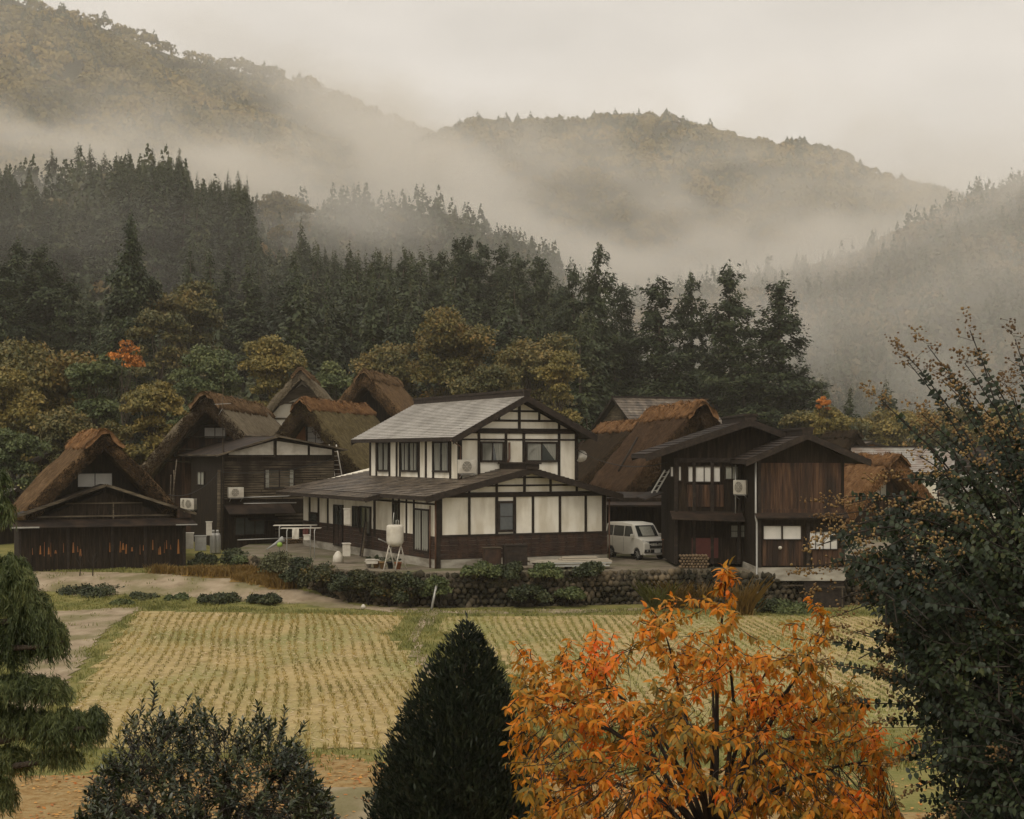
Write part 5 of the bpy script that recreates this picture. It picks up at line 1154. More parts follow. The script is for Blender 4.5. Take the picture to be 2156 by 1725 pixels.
# arching shrub with seed heads on the right
def myrtle():
    D = 11.0; c = at(2330, 1950, D); gz = ground_at(c.x, D); org = Vector((c.x, D, gz))
    o = empty('arching_shrub', (c.x, D, gz), 0, 'tall dark arching shrub with brown seed heads at the right edge', 'bush')
    g = random.Random(37); gn = rng(38)
    def loc(vx, vy, d): return at(vx, vy, d) - org
    arch = [(2042, 695), (1950, 728), (1912, 762), (1905, 745), (1862, 850), (1850, 838), (2065, 762), (2030, 765), (2148, 770), (1962, 880), (1985, 800), (1905, 1000), (1940, 960), (1870, 1010), (1745, 1052), (1762, 1085), (1735, 1130), (1745, 1200), (1790, 1060), (1735, 1240), (1780, 1290), (1722, 1150), (1700, 1200), (1755, 1350), (1800, 1330), (1760, 1400), (1830, 1420), (1800, 1480), (1870, 1520), (1900, 1600), (1930, 1660), (2100, 830), (2010, 900), (2080, 900), (2150, 880), (1840, 1100), (1900, 1090), (1980, 1000), (2040, 960), (2110, 940), (1820, 1180), (1850, 1250), (1960, 1720), (1880, 1330), (2190, 760), (2200, 850), (2230, 950)]
    arch += [(a + g.uniform(25, 130), b + g.uniform(10, 110)) for a, b in arch if b < 1120]
    m = MB(); PP = []; DD = []; NN = []; SP = []
    for i, (vx, vy) in enumerate(arch):
        d = D + g.uniform(-.7, .5); e = loc(vx, vy, d); s = Vector((g.uniform(-.3, .1), g.uniform(-.3, .3), g.uniform(.3, 1.2))) if vy < 1250 else loc(2260, 1620, d)
        up = .28 * (e - s).length if vy < 1300 else .15
        pts = []
        for k in range(15):
            t = k / 14; p = s.lerp(e, t) + Vector((g.uniform(-.012, .012), 0, up * math.sin(math.pi * t) * (.55 if vy < 1000 else 1))); pts.append(p)
        m.tube(pts, [.013 * (1 - .9 * k / 14) + .002 for k in range(15)], 5, cap=False)
        # paired leaves along the outer two thirds
        for k in range(3, 14):
            a, b = pts[k], pts[k + 1] if k < 14 else pts[k]
            ax = (b - a).normalized(); sd = ax.cross(Vector((0, -1, .3))).normalized()
            nn = 4
            for q in range(nn):
                if k == 13 and vy < 1350: break
                p = a.lerp(b, (q + g.uniform(-.35, .35)) / nn)
                if g.random() < .18: continue
                for sg in (-1, 1):
                    PP.append(p); DD.append(sd * sg + ax * .45 + Vector((0, 0, -.15)) + Vector((g.gauss(0, .45), g.gauss(0, .5), g.gauss(0, .45)))); NN.append(Vector((g.gauss(0, .5), -1 + g.gauss(0, .4), .45)))
        SP.append((pts[-1], (pts[-1] - pts[-3]).normalized()))
    # leafy side shoots filling the body of the shrub
    bx = [1745, 1790, 1850, 1920, 1990, 2060, 2130, 2200, 2300]; by = [1120, 1120, 1090, 1060, 1010, 960, 930, 900, 880]
    lx = [1050, 1150, 1250, 1350, 1450, 1550, 1650, 1800]; lv = [1760, 1775, 1800, 1850, 1890, 1925, 1950, 1985]
    n = 0
    while n < 2000:
        vx = g.uniform(1745, 2290); ty = np.interp(vx, bx, by); vy = g.uniform(ty, 1800)
        left = np.interp(vy, lx, lv)
        if vx < left: continue
        edge = min((vx - left) / 110, (vy - ty) / 260)
        if edge < 1 and g.random() > .10 + .9 * edge ** 1.3: continue
        if math.sin(vx * .03 + vy * .012) * math.sin(vy * .026 - 1) > .5 and g.random() < .7: continue
        n += 1
        d = D + g.uniform(-.9, 1.5); p = loc(vx, vy, d); ax = Vector((-.7 + g.gauss(0, .5), g.gauss(0, .4), .5 + g.gauss(0, .5))).normalized(); ln = g.uniform(.10, .24)
        m.tube([p - ax * ln * 1.3, p, p + ax * ln * .6], [.005, .004, .002], 4, cap=False); sd = ax.cross(Vector((g.gauss(0, .5), -1, .3))).normalized()
        for q in range(8):
            pq = p + ax * (ln * (q / 7 - .5) * 1.2)
            for sg in (-1, 1): PP.append(pq); DD.append(sd * sg + ax * .3 + Vector((g.gauss(0, .3), g.gauss(0, .3), g.gauss(0, .3) - .1))); NN.append(Vector((g.gauss(0, .5), -.4 + g.gauss(0, .4), .9)))
        if g.random() < .05 + .20 * (edge < .45): SP.append((p + ax * ln * .6, ax))
    PP, DD, NN = (np.array([tuple(q) for q in a]) for a in (PP, DD, NN)); n = len(PP)
    V, F = leaf_shape(PP, DD, NN, gn.uniform(.036, .060, n), gn.uniform(.024, .038, n), .12)
    lm = leafmat('myrtle_leaves', [(0.007, 0.011, 0.006), (0.018, 0.027, 0.012), (0.038, 0.052, 0.020), (0.10, 0.105, 0.035)], pos=[0, .45, .8, 1], trans=.12, patch=1.5, rough=.5, spec=.3)
    fast_mesh('leaves', V, F, lm, o); m.build('branches', M['twig'], o)
    # seed heads: branching sprays of small brown capsules
    S = []; st = MB()
    for (p, ax) in SP:
        L = g.uniform(.16, .30)
        for q in range(34):
            t = g.random(); rr = .115 * (1 - t * .6); a = g.uniform(0, 6.28); b0 = p + ax * (L * (t - .35))
            off = Vector((math.cos(a) * rr, math.sin(a) * rr * .8, g.uniform(-.3, .8) * rr)) * g.uniform(.3, 1.1)
            S.append(tuple(b0 + off)); 
            if q % 3 == 0: st.tube([b0, b0 + off], [.0022, .0015], 3, cap=False)
    S = np.array(S); V, F = rocks(S, gn.uniform(.0065, .012, len(S)), 4)
    fast_mesh('seed_heads', V, F, leafmat('seed_capsules', [(0.04, 0.022, 0.012), (0.10, 0.058, 0.024), (0.18, 0.105, 0.038), (0.28, 0.19, 0.075)], trans=0, rough=.7), o)
    st.build('seed_stalks', M['twig'], o)
myrtle()
# weeping conifer at the left edge
def weeping():
    D = 15.0; c = at(-60, 1700, D); gz = ground_at(c.x, D); org = Vector((c.x, D, gz))
    o = empty('weeping_conifer', (c.x, D, gz), 0, 'green thread-leaved weeping conifer cut by the left edge', 'tree')
    g = random.Random(47); gn = rng(48)
    lobes = [(-6, 1020, 30, 30, 160), (4, 1075, 30, 26, 160), (22, 1225, 66, 56, 1300), (60, 1290, 62, 56, 1000), (106, 1345, 40, 46, 560), (14, 1360, 60, 46, 640), (38, 1445, 92, 26, 800), (108, 1452, 38, 24, 280), (6, 1505, 50, 26, 360), (64, 1522, 60, 30, 560), (140, 1532, 74, 38, 950), (200, 1520, 32, 30, 320), (122, 1592, 52, 16, 300), (20, 1600, 50, 30, 440), (5, 1670, 34, 34, 340), (-40, 1300, 50, 100, 400)]
    PP = []; DD = []; m = MB(); tr = loc0 = None
    for (vx, vy, rx, ry, n) in lobes:
        cc = at(vx, vy, D) - org; R1 = rx / 3200 * D; R2 = ry / 3200 * D
        base = Vector((0, 0, max(.5, cc.z - .2))); m.tube([base, base.lerp(cc, .5) + Vector((0, -.1, .02)), cc + Vector((0, -.1, -R2 * .3)), cc + Vector((R1 * .7, 0, -R2 * .1))], [.05, .035, .022, .008], 6)
        for k in range(n):
            a = g.uniform(0, 6.283); q = g.random() ** .5 * (.74 + .22 * math.sin(3 * a + vx) + .16 * math.sin(7 * a + vy)); zt = g.uniform(-.9, 1) * (.8 + .25 * math.sin(4 * a + vx * .3))
            w = math.sqrt(max(0, 1 - max(0, zt) ** 2)); p = cc + Vector((math.cos(a) * R1 * q * w, math.sin(a) * R1 * 1.1 * q * w, zt * R2))
            out = Vector((math.cos(a), math.sin(a), .2)) * .5; L = g.uniform(.07, .25); ns = 5
            for s in range(ns):
                t = s / ns; pt = p + out * (L * .5 * t) + Vector((0, 0, -L * t * t + .03 * t)); 
                for h in range(2): PP.append((pt.x + g.gauss(0, .012), pt.y + g.gauss(0, .012), pt.z + g.gauss(0, .01))); DD.append((out.x + g.gauss(0, .45), out.y + g.gauss(0, .45), -.35 - 1.3 * t + g.gauss(0, .3)))
    m.tube([(0, 0, -.1), (.05, 0, 2.2), (0, 0.1, 4.2)], [.14, .11, .05], 8)
    PP = np.array(PP); DD = np.array(DD); n = len(PP)
    V, F = leaves(PP, DD, gn.normal(0, 1, (n, 3)) + [0, -.3, .6], gn.uniform(.045, .10, n), gn.uniform(.006, .012, n))
    fast_mesh('crown', V, F, leafmat('thread_leaves', [(0.016, 0.024, 0.010), (0.045, 0.062, 0.020), (0.10, 0.12, 0.038), (0.18, 0.18, 0.06)], trans=.15, patch=1.4), o)
    m.build('trunk', M['bark'], o)
weeping()
# ------------------------------------------------------------------ shrubs on and below the stone wall
SG = 'garden shrubs along the stone wall'
def shrub(vx, vy, wpx, hpx, d, col, label, n=1500, leaf=.10, seed=0, z=None, group=SG, name='garden_shrub'):
    p = at(vx, vy, d); r = wpx / 2 / 3200 * d; h = hpx / 3200 * d; z0 = p.z - h
    if vx < 960 and vx > 560:                                        # the hedge grows from the foot of the wall
        u = (vx - 1078) / 3200
        for a, b in zip(WALLP[:-1], WALLP[1:]):
            k = (u * a[1] - a[0]) / ((b[0] - a[0]) - u * (b[1] - a[1])) if abs((b[0] - a[0]) - u * (b[1] - a[1])) > 1e-6 else 9
            if 0 <= k <= 1: d = a[1] + k * (b[1] - a[1]) - .55
        p = at(vx, vy - 6, d); z0 = land_z(p.x, d); h = p.z - z0; r = max(wpx * .62 / 3200 * d, .7)
    o = empty(name, (p.x, d, z0), 0, label, 'shrub', group)
    (V, F), c = broad_crown(r, h * .62, seed or int(vx), n, leaf, 14, .9, base=.5); V = V + np.array([0, 0, h * .45])
    fast_mesh('leaves', V, F, LEAF[col], o)
    m = MB()
    for q in c[:7]: m.tube([(0, 0, 0), (q[0] * .5, q[1] * .5, h * .3), (q[0] * .9, q[1] * .9, q[2] * .9 + h * .45)], [.02, .014, .006], 4, cap=False)
    m.build('stems', M['twig'], o); return o
LEAF['dark'] = leafmat('dark_shrub_leaves', [(0.012, 0.017, 0.008), (0.03, 0.04, 0.016), (0.055, 0.065, 0.024), (0.10, 0.10, 0.035)], patch=1.2, trans=.12)
LEAF['mixed'] = leafmat('turning_leaves', [(0.02, 0.026, 0.01), (0.045, 0.05, 0.018), (0.09, 0.08, 0.025), (0.34, 0.20, 0.04)], pos=[0, .4, .72, 1], patch=1.0, trans=.15)
LEAF['pale'] = leafmat('pale_shrub_leaves', [(0.05, 0.055, 0.025), (0.10, 0.105, 0.045), (0.17, 0.165, 0.08), (0.32, 0.29, 0.18)], patch=1.0, trans=.15)
SH = [
 (425, 1168, 80, 30, 77, 'dark', 'low dark shrub by the wall corner right of the barn'), (500, 1160, 80, 34, 76.5, 'dark', 'dark shrub below the grey boarded wing'),
 (520, 1172, 60, 26, 74.5, 'green', 'rounded green shrub before the laundry frame'), (590, 1172, 90, 42, 72.2, 'pale', 'pale flowering shrub at the left end of the hedge'),
 (635, 1180, 80, 50, 70.8, 'dark', 'dark hedge shrub second from the left end'), (680, 1190, 90, 56, 69.0, 'mixed', 'hedge shrub with a few yellow leaves below the stacked pots'),
 (735, 1200, 80, 58, 67.2, 'dark', 'dark dense hedge shrub left of the yellow-leaved one'), (775, 1196, 84, 66, 66.0, 'mixed', 'tallest yellow-leaved hedge shrub below the white tank'),
 (820, 1204, 80, 64, 65.2, 'mixed', 'orange-flecked hedge shrub below the white tank legs'), (865, 1204, 80, 66, 64.6, 'dark', 'dark hedge shrub left of the leaning post'),
 (925, 1214, 70, 54, 64.0, 'green', 'leafy green shrub on the wall right of the leaning post'), (1010, 1186, 90, 40, 64.2, 'green', 'green shrub growing over the wall top by the box'),
 (1070, 1184, 80, 36, 64.6, 'dark', 'dark creeper shrub over the wall under the lumber'), (1150, 1190, 90, 30, 64.9, 'green', 'low creeping shrub on the wall top below the lumber'),
 (1240, 1190, 80, 26, 65.2, 'dark', 'low dark creeping shrub on the wall top before the van'), (1110, 1235, 90, 34, 64.0, 'dark', 'dark ivy mound at the foot of the wall'),
 (1200, 1240, 80, 30, 64.2, 'green', 'green weed clump at the foot of the wall'), (1660, 1275, 120, 36, 62.0, 'green', 'green weed clump below the wooden house'), (1620, 1262, 70, 34, 62.4, 'dark', 'dark weed clump below the round stones'),
 (200, 1247, 130, 12, 67.5, 'dark', 'low dark weed patch left of the path ditch'), (370, 1258, 60, 8, 66, 'green', 'small weed clump on the far paddy bank'), (300, 1258, 80, 9, 66.3, 'dark', 'dark weed clump in the ditch beside the path'),
 (255, 1266, 50, 14, 64.8, 'green', 'tiny round green bush on the bank by the ditch'), (455, 1260, 90, 8, 65.4, 'dark', 'dark weeds in the middle of the ditch'), (560, 1262, 80, 7, 65, 'dark', 'dark weeds at the right end of the ditch')]
for i, (vx, vy, w, h, d, col, lb) in enumerate(SH): shrub(vx, vy, w, h, d, col, lb, n=int(1000 + w * 24), leaf=.12, seed=300 + i)
def tuft(vx, vy, d, h, n, label, mat, w=.5):
    p = at(vx, vy, d); z = 0.0; g = rng(int(vx)); x = g.normal(0, w * .3, n); y = g.normal(0, w * .2, n)
    a = g.random(n) * 6.283; V, F = blades(x, y, x * 0, h * g.uniform(.6, 1.1, n), .012, g, .7, 1, .03)
    o = fast_mesh('grass_clump', V, F, mat); o.location = (p.x, d, land_z(p.x, d)); tag(o, label, 'plant', 'tall grass clumps below the wall')
tuft(1385, 1265, 63, 1.1, 260, 'dark spiky clump at the foot of the wall left of the orange tree top', M['blade'])
tuft(1425, 1262, 63.4, 1.1, 300, 'tall straw-coloured grass clump at the wall foot', M['blade_dry'])
tuft(1480, 1258, 63.8, 1.0, 260, 'straw grass clump behind the orange tree top', M['blade_dry'])
tuft(1565, 1275, 61, 1.3, 320, 'arching pampas clump right of the orange tree spike', M['blade_dry'], .6)
# two bare saplings on the path
for vx, lb in ((168, 'bare sapling on the path in front of the barn, the left one'), (195, 'twiggy sapling on the path in front of the barn, the right one')):
    p = at(vx, 1228, 71); z = land_z(p.x, 71); m = MB(); g = random.Random(vx); m.tube([(0, 0, 0), (.03, 0, .5), (0, 0, 1.0)], [.03, .022, .012], 5)
    for k in range(6): zz = .35 + k * .1; m.tube([(0, 0, zz), (g.uniform(-.4, .4), g.uniform(-.2, .2), zz + .3)], [.012, .005], 4)
    o = m.build('sapling', M['twig'], None, (p.x, 71, z)); tag(o, lb, 'sapling', 'bare saplings on the path')
# ------------------------------------------------------------------ the parked van and the yard clutter
M['van_paint'] = surf('van_white_paint', [(0.56, 0.53, 0.45), (0.62, 0.59, 0.51)], nscale=2, rough=.28, spec=.5)
M['chrome'] = surf('chrome_trim', [(0.5, 0.49, 0.46), (0.6, 0.59, 0.56)], nscale=3, rough=.2, metal=.9)
M['tyre'] = surf('tyre_rubber', [(0.012, 0.012, 0.012), (0.028, 0.027, 0.025)], nscale=8, rough=.8)
M['van_glass'] = surf('van_glass', [(0.015, 0.018, 0.017), (0.03, 0.034, 0.032)], nscale=1, rough=.08, spec=.8)
M['lamp'] = surf('lamp_lens', [(0.25, 0.25, 0.23), (0.45, 0.44, 0.41)], nscale=12, rough=.12, spec=.8)
M['plate'] = surf('number_plate', [(0.60, 0.58, 0.52), (0.66, 0.64, 0.58)], nscale=3, rough=.4)
def van():
    """tall boxy van: local -y is its nose, x its width"""
    f = at(1318, 1180, 73.5); FV = Vector((6.0, 73.3, TZ))
    o = empty('minivan', FV, rad(30), 'white boxy minivan parked between the white house and the wooden house', 'van')
    hw = .735
    # side outline (y forward negative, z)
    low = [(-1.62, .32), (-1.69, .45), (-1.70, .78), (-1.62, .93), (-1.20, 1.03), (-1.02, 1.05), (1.62, 1.05), (1.68, .95), (1.70, .50), (1.62, .28)]
    def arch(cy, r=.32): return [(cy + r * math.cos(a), .28 + r * math.sin(a) * .98) for a in [math.pi * (1 - k / 8) for k in range(9)]][::-1]
    poly = low + [(1.42, .24)] + arch(1.12)[0:9] + [(.0, .22)] + arch(-1.10)[0:9] + [(-1.5, .25)]
    m = MB()
    def loft(rows, close=True):
        n = len(rows[0]); vs = [p for r in rows for p in r]; fs = []
        for i in range(len(rows) - 1):
            for k in range(n): fs.append((i * n + k, i * n + (k + 1) % n, (i + 1) * n + (k + 1) % n, (i + 1) * n + k))
        fs += [tuple(range(n))[::-1], tuple(range((len(rows) - 1) * n, len(rows) * n))]; m.add(vs, fs)
    rows = []
    for x, k in ((-hw, .965), (-hw + .03, 1.0), (-.3, 1.015), (.3, 1.015), (hw - .03, 1.0), (hw, .965)):
        rows.append([(x, y * (k if y < 0 else 1), z) for y, z in poly])
    loft(rows)
    up = [(-1.02, 1.04), (-.62, 1.60), (-.48, 1.70), (.3, 1.755), (1.45, 1.72), (1.60, 1.62), (1.66, 1.04)]
    rows = []
    for x, t in ((-1, 0), (-.97, .0), (-.6, .0), (.6, 0), (.97, 0), (1, 0)):
        rows.append([(x * (hw - .02 - .10 * max(0, (z - 1.04)) / .7), y, z - (.03 if abs(x) == 1 and z > 1.5 else 0)) for y, z in up])
    loft(rows)
    body = m.build('body', M['van_paint'], o, bevel=.025)
    m = MB(); m.prism([(-hw + .16, -.985, 1.10), (hw - .16, -.985, 1.10), (hw - .21, -.635, 1.60), (-hw + .21, -.635, 1.60)], (0, -.022, .016)); m.build('windscreen', M['van_glass'], o)
    m = MB(); m.prism([(-.34, -.99 - .027, 1.13), (.36, -.99 - .027, 1.13), (.33, -.69 - .027, 1.56), (-.36, -.69 - .027, 1.56)], (0, -.003, .002)); m.build('sunshade', M['curtain'], o)
    for sx, nm in ((-1, 'side_window'), (1, 'side_window')):
        for (y0, y1, yt0, yt1) in ((-.82, -.02, -.50, -.02), (.06, .92, .06, .92), (1.0, 1.52, 1.0, 1.46)):
            m = MB(); xb, xt = sx * (hw - .022), sx * (hw - .092); m.prism([(xb, y0, 1.09), (xb, y1, 1.09), (xt, yt1, 1.58), (xt, yt0, 1.58)], (sx * .012, 0, 0)); m.build(nm, M['van_glass'], o)
        w = MB().box(sx * hw + (0 if sx > 0 else -.16), sx * hw + (.16 if sx > 0 else 0), -.86, -.76, 1.02, 1.22).build('wing_mirror', M['van_paint'], o, bevel=.03)
        for cy in (-1.10, 1.12):
            m = MB(); xo = sx * (hw - .01)
            wv = []
            t = MB(); ring = [(sx * (hw - .17), .0, .10), (sx * (hw - .17), 0, .28), (xo - sx * .03, 0, .285), (xo, 0, .27), (xo, 0, .19)]
            n = 22; vs = []; fs = []
            for (rx, _, rr) in ring:
                for k in range(n): a = 2 * math.pi * k / n; vs.append((rx, cy + rr * math.cos(a), .285 + rr * math.sin(a)))
            for i in range(4):
                for k in range(n): fs.append((i * n + k, i * n + (k + 1) % n, (i + 1) * n + (k + 1) % n, (i + 1) * n + k))
            t.add(vs, fs, True); ty = t.build('wheel', M['tyre'], o)
            r = MB()
            for k in range(7):
                a = 2 * math.pi * k / 7; r.obox((xo - sx * .02, cy, .285), (xo - sx * .02, cy + .18 * math.cos(a), .285 + .18 * math.sin(a)), .02, .05, (1, 0, 0))
            r.tube([(xo - sx * .04, cy, .285), (xo - sx * .005, cy, .285)], .045, 10); r.build('rim', M['galv'], ty)
        # door seams
        for yy in (.02, .96): MB().box(sx * (hw + .001) - .002, sx * (hw + .001) + .002, yy - .006, yy + .006, .35, 1.05).build('door_seam', M['black'], o)
        m = MB(); m.prism([(sx * .44, -1.655, .80), (sx * .72, -1.60, .83), (sx * .73, -1.55, .95), (sx * .42, -1.63, .90)], (0, -.05, 0)); m.build('headlight', M['lamp'], o)
        m = MB(); m.box(min(sx * .42, sx * .70), max(sx * .42, sx * .70), -1.735, -1.66, .38, .52); fl = m.build('fog_light_surround', M['black'], o)
        MB().lathe([(.0, 0), (.045, .0), (.045, .03), (0, .03)], n=12).build('fog_light', M['lamp'], fl)
        fl.children[0].rotation_euler = (rad(90), 0, 0); fl.children[0].location = (sx * .57, -1.735, .45)
    m = MB(); m.prism([(-.42, -1.69, .60), (.42, -1.69, .60), (.46, -1.665, .90), (-.46, -1.665, .90)], (0, -.04, 0)); gr = m.build('grille', M['black'], o)
    m = MB()
    for k in range(9): x = -.36 + k * .09; m.box(x - .008, x + .008, -1.742, -1.73, .62, .88)
    m.box(-.44, .44, -1.75, -1.72, .57, .605); m.box(-.46, .46, -1.735, -1.70, .885, .91); m.build('grille_bars', M['chrome'], gr)
    m = MB(); m.prism([(-.045, -1.75, .80), (.0, -1.75, .76), (.045, -1.75, .80), (.02, -1.75, .86), (-.03, -1.75, .86)], (0, -.01, 0)); m.build('badge', M['chrome'], gr)
    MB().box(-.36, .36, -1.735, -1.69, .36, .52).build('lower_intake', M['black'], o)
    MB().box(-.17, .17, -1.752, -1.738, .36, .53).build('number_plate', M['plate'], o)
    MB().box(-.72, .72, -1.71, -1.6, .26, .33).build('bumper_lip', M['van_paint'], o, bevel=.02)
van()
def aircon(fr, x, y, z, w, h, d, label, face=0, group='air conditioner units on the walls'):
    """outdoor unit with its fan on the front"""
    p = fr.w(x, y, z); o = empty('air_conditioner', p, fr.t + face, label, 'air conditioner', group)
    MB().box(0, w, -d, 0, 0, h).build('casing', M['offwhite'], o, bevel=.012)
    m = MB(); cx, cz, r = w * .42, h * .5, h * .38
    for k in range(8):
        a = 2 * math.pi * k / 8; m.obox((cx, -d - .014, cz), (cx + r * math.cos(a), -d - .014, cz + r * math.sin(a)), .012, .008, (0, 1, 0))
    for rr in (1, .75, .5): m.tube([(cx + r * rr * math.cos(2 * math.pi * k / 20), -d - .016, cz + r * rr * math.sin(2 * math.pi * k / 20)) for k in range(21)], .007, 4, cap=False)
    m.build('fan_guard', M['offwhite'], o)
    m = MB(); vs = [(cx + r * .98 * math.cos(2 * math.pi * k / 20), -d - .006, cz + r * .98 * math.sin(2 * math.pi * k / 20)) for k in range(20)]; m.prism(vs, (0, .004, 0)); m.build('fan', surf('fan_shadow_grey', [(0.16, 0.145, 0.115), (0.22, 0.20, 0.16)], rough=.6), o)
    m = MB()
    for xx in (.1, w - .1): m.obox((xx, -d - .02, -.03), (xx, 0.02, -.03), .04, .04); m.obox((xx, -d, -.05), (xx, -.02, -.22), .03, .03)
    m.obox((.0, -d + .04, -.03), (w, -d + .04, -.03), .03, .03); m.build('bracket', M['galv'], o)
    return o
q = WH.on_front(cE(85, 1215), 1.3); r_ = WH.on_front(cE(370, 1060), 1.3)
aircon(WH, q[0] + .05, Y2 - .12, q[1] - .02, .8, .62, .3, 'air conditioner unit on the white house beside the small porch roof')
q = front_rect(FW, cD, 930, 750, 1130, 885, -.4)
aircon(FW, q[0], -.1, q[2], q[1] - q[0], q[3] - q[2], .3, 'air conditioner unit on the grey weatherboards')
q = front_rect(FG2, cC, 1095, 757, 1145, 822, YB - .5)
aircon(FG2, q[0], YB - .25, q[2], .75, .62, .3, 'air conditioner unit on the dark wooden house, seen end on', face=rad(-52))
q = side_rect(FW, cD, 220, 910, 440, 1070, -.3)
for k in range(2): aircon(FW, -.35, q[0] + .9 + k * .95, q[2] + .1, .8, .62, .3, ('left' if k else 'right') + ' one of two air conditioner units side by side at the big house corner', face=rad(-60))
# satellite dish and pole mast
p = WH.w(8.15, 2.2, 4.72); o = empty('satellite_dish', p, rad(-30), 'small white satellite dish on the right corner of the white house', 'dish')
m = MB(); m.lathe([(.30, 0), (.27, -.03), (.18, -.065), (.0, -.08), (0, -.085), (.19, -.075), (.30, -.012)], n=20); ds = m.build('reflector', M['offwhite'], o); ds.rotation_euler = (rad(68), 0, rad(18)); ds.location = (.28, -.1, .15)
MB().tube([(0, 0, 0), (.2, -.02, 0), (.28, -.06, .1)], .02, 6).build('arm', M['galv'], o)
p = FW.w(-.08, -.35, 0); o = empty('antenna_mast', (p.x, p.y, 1.0), 0, 'thin antenna mast rising above the boarded wing', 'antenna')
MB().tube([(0, 0, 0), (0, 0, 8.0), (.02, 0, 11.0)], [.028, .02, .008], 6).build('mast', M['wood_grey'], o); m = MB(); m.tube([(-.45, 0, 8.2), (.45, 0, 8.25)], .016, 5); m.tube([(0, 0, 8.0), (-.25, 0, 7.6)], .01, 5); m.build('crossbar', M['galv'], o)
p = FW.w(-.35, -.5, 0); o = MB().tube([(0, 0, 0), (.02, 0, 4.6)], [.11, .09], 8).build('wooden_pole', M['wood_grey'], None, (p.x, p.y, 1.0)); tag(o, 'weathered wooden pole at the corner of the boarded wing', 'pole')
# bamboo poles leaning on the big house
for k, (x0, x1, lb) in enumerate(((352, 372, 'tallest bamboo pole leaning by the big house wall'), (350, 360, 'short bamboo pole leaning by the big house wall'), (358, 366, 'middle bamboo pole leaning by the big house wall'))):
    a = at(x0 + 8, 1085, 83); b = at(x1, (968, 1000, 990)[k], 84); mm = MB().tube([(0, 0, 0), tuple(b - a)], .035, 6).build('bamboo_pole', M['wood_grey'], None, a); tag(mm, lb, 'pole', 'bamboo poles leaning together')
# ladder against the mossy house
a, b = at(712, 1003, 88), at(700, 937, 89); o = empty('ladder', a, 0, 'pale ladder leaning against the mossy thatched house', 'ladder'); dv = b - a
m = MB(); m.obox((-.2, 0, 0), Vector((-.2, 0, 0)) + dv, .05, .07); m.obox((.22, 0, 0), Vector((.22, 0, 0)) + dv * 1.0, .05, .07); m.build('rails', M['offwhite'], o)
m = MB()
for k in range(7): q = dv * ((k + .5) / 7); m.obox(Vector((-.2, 0, 0)) + q, Vector((.22, 0, 0)) + q, .035, .035)
m.build('rungs', M['offwhite'], o)
# ladder on the wooden house
a, b = at(1372, 1038, 68), at(1400, 990, 67.6); o = empty('ladder', a, 0, 'grey ladder lying on the low roof of the wooden house', 'ladder'); dv = b - a
m = MB(); m.obox((0, 0, 0), dv, .05, .06); m.obox((.22, 0, .02), Vector((.22, 0, .02)) + dv, .05, .06); m.build('rails', M['galv'], o)
m = MB()
for k in range(5): q = dv * ((k + .5) / 5); m.obox(q, Vector((.22, 0, .02)) + q, .03, .03)
m.build('rungs', M['galv'], o)
# tank on splayed legs
p = at(829, 1182, 64.9); o = empty('water_tank', (p.x, 65.6, TZ), rad(20), 'pale rounded tank on splayed white legs in the white house yard', 'tank')
m = MB(); m.lathe([(.0, 1.02), (.16, 1.03), (.30, 1.10), (.36, 1.22), (.37, 1.30), (.37, 1.88), (.35, 1.94), (.28, 1.97), (0, 1.98)], n=24); m.build('drum', M['offwhite'], o)
m = MB()
for sx in (-.26, .26):
    for sy in (-.35, .35): m.tube([(sx, sy * .2, 1.2), (sx + sy * .9, sy * .6, .0)], .028, 6)
m.build('legs', M['offwhite'], o)
m = MB(); m.tube([(.05, 0, 1.95), (.05, 0, 2.15), (.10, 0, 2.2), (.15, 0, 2.15), (.15, 0, 1.95)], .018, 6); m.tube([(-.1, 0, 1.95), (-.05, 0, 2.5)], .02, 6); m.build('filler_pipe', M['galv'], o)
# laundry frames
def laundry(vx, vy, w, d, label):
    p = at(vx, vy, d); o = empty('laundry_frame', (p.x, d, 1.0), rad(8), label, 'laundry rack', 'steel laundry frames in the yard'); h = (p.z - 1.0)
    m = MB()
    for x in (0.0, w): m.tube([(x, -.25, 0), (x, -.25, h - .1), (x + .04, -.18, h), (x, .25, h), (x, .25, h - .1), (x, .25, 0)], .022, 6)
    m.build('frame', M['galv'], o); m = MB(); m.tube([(-.3, -.15, h + .03), (w + .3, -.15, h + .03)], .02, 6); m.tube([(-.25, .15, h + .04), (w + .35, .15, h + .04)], .02, 6); m.build('rails', M['offwhite'], o)
laundry(588, 1108, 1.5, 74.2, 'left steel laundry frame beside the boarded wing')
laundry(604, 1114, 1.3, 72.4, 'right steel laundry frame in front of the other one')
# boxes, cabinets, pots
def boxy(name, vx0, vy0, vx1, vy1, d, dep, mat, label, cat, lid=None, group=None, z=None, rz=.2):
    a = at(vx0, vy1, d); b = at(vx1, vy0, d); w = b.x - a.x; h = b.z - a.z; o = empty(name, (a.x, d, a.z), rz, label, cat, group)
    MB().box(0, w, 0, dep, 0, h).build('body', M[mat], o, bevel=.015)
    MB().box(-.03, w + .03, -.03, dep + .03, h, h + .035).build('lid', M[lid or mat], o); return o
boxy('storage_box', 1020, 1155, 1056, 1190, 65.6, .5, 'siding', 'small brown storage box by the white house skirt', 'box', 'wood_grey')
boxy('storage_box', 1064, 1150, 1112, 1192, 65.4, .6, 'timber', 'dark bulky bin beside the brown storage box', 'bin', 'timber')
boxy('gas_meter_cabinet', 434, 1100, 446, 1128, 81, .3, 'offwhite', 'white meter cabinet on the boarded wing corner', 'cabinet')
boxy('fuel_tank', 383, 1124, 407, 1156, 79.5, .6, 'offwhite', 'square cream fuel tank between barn and wing', 'tank', 'offwhite')
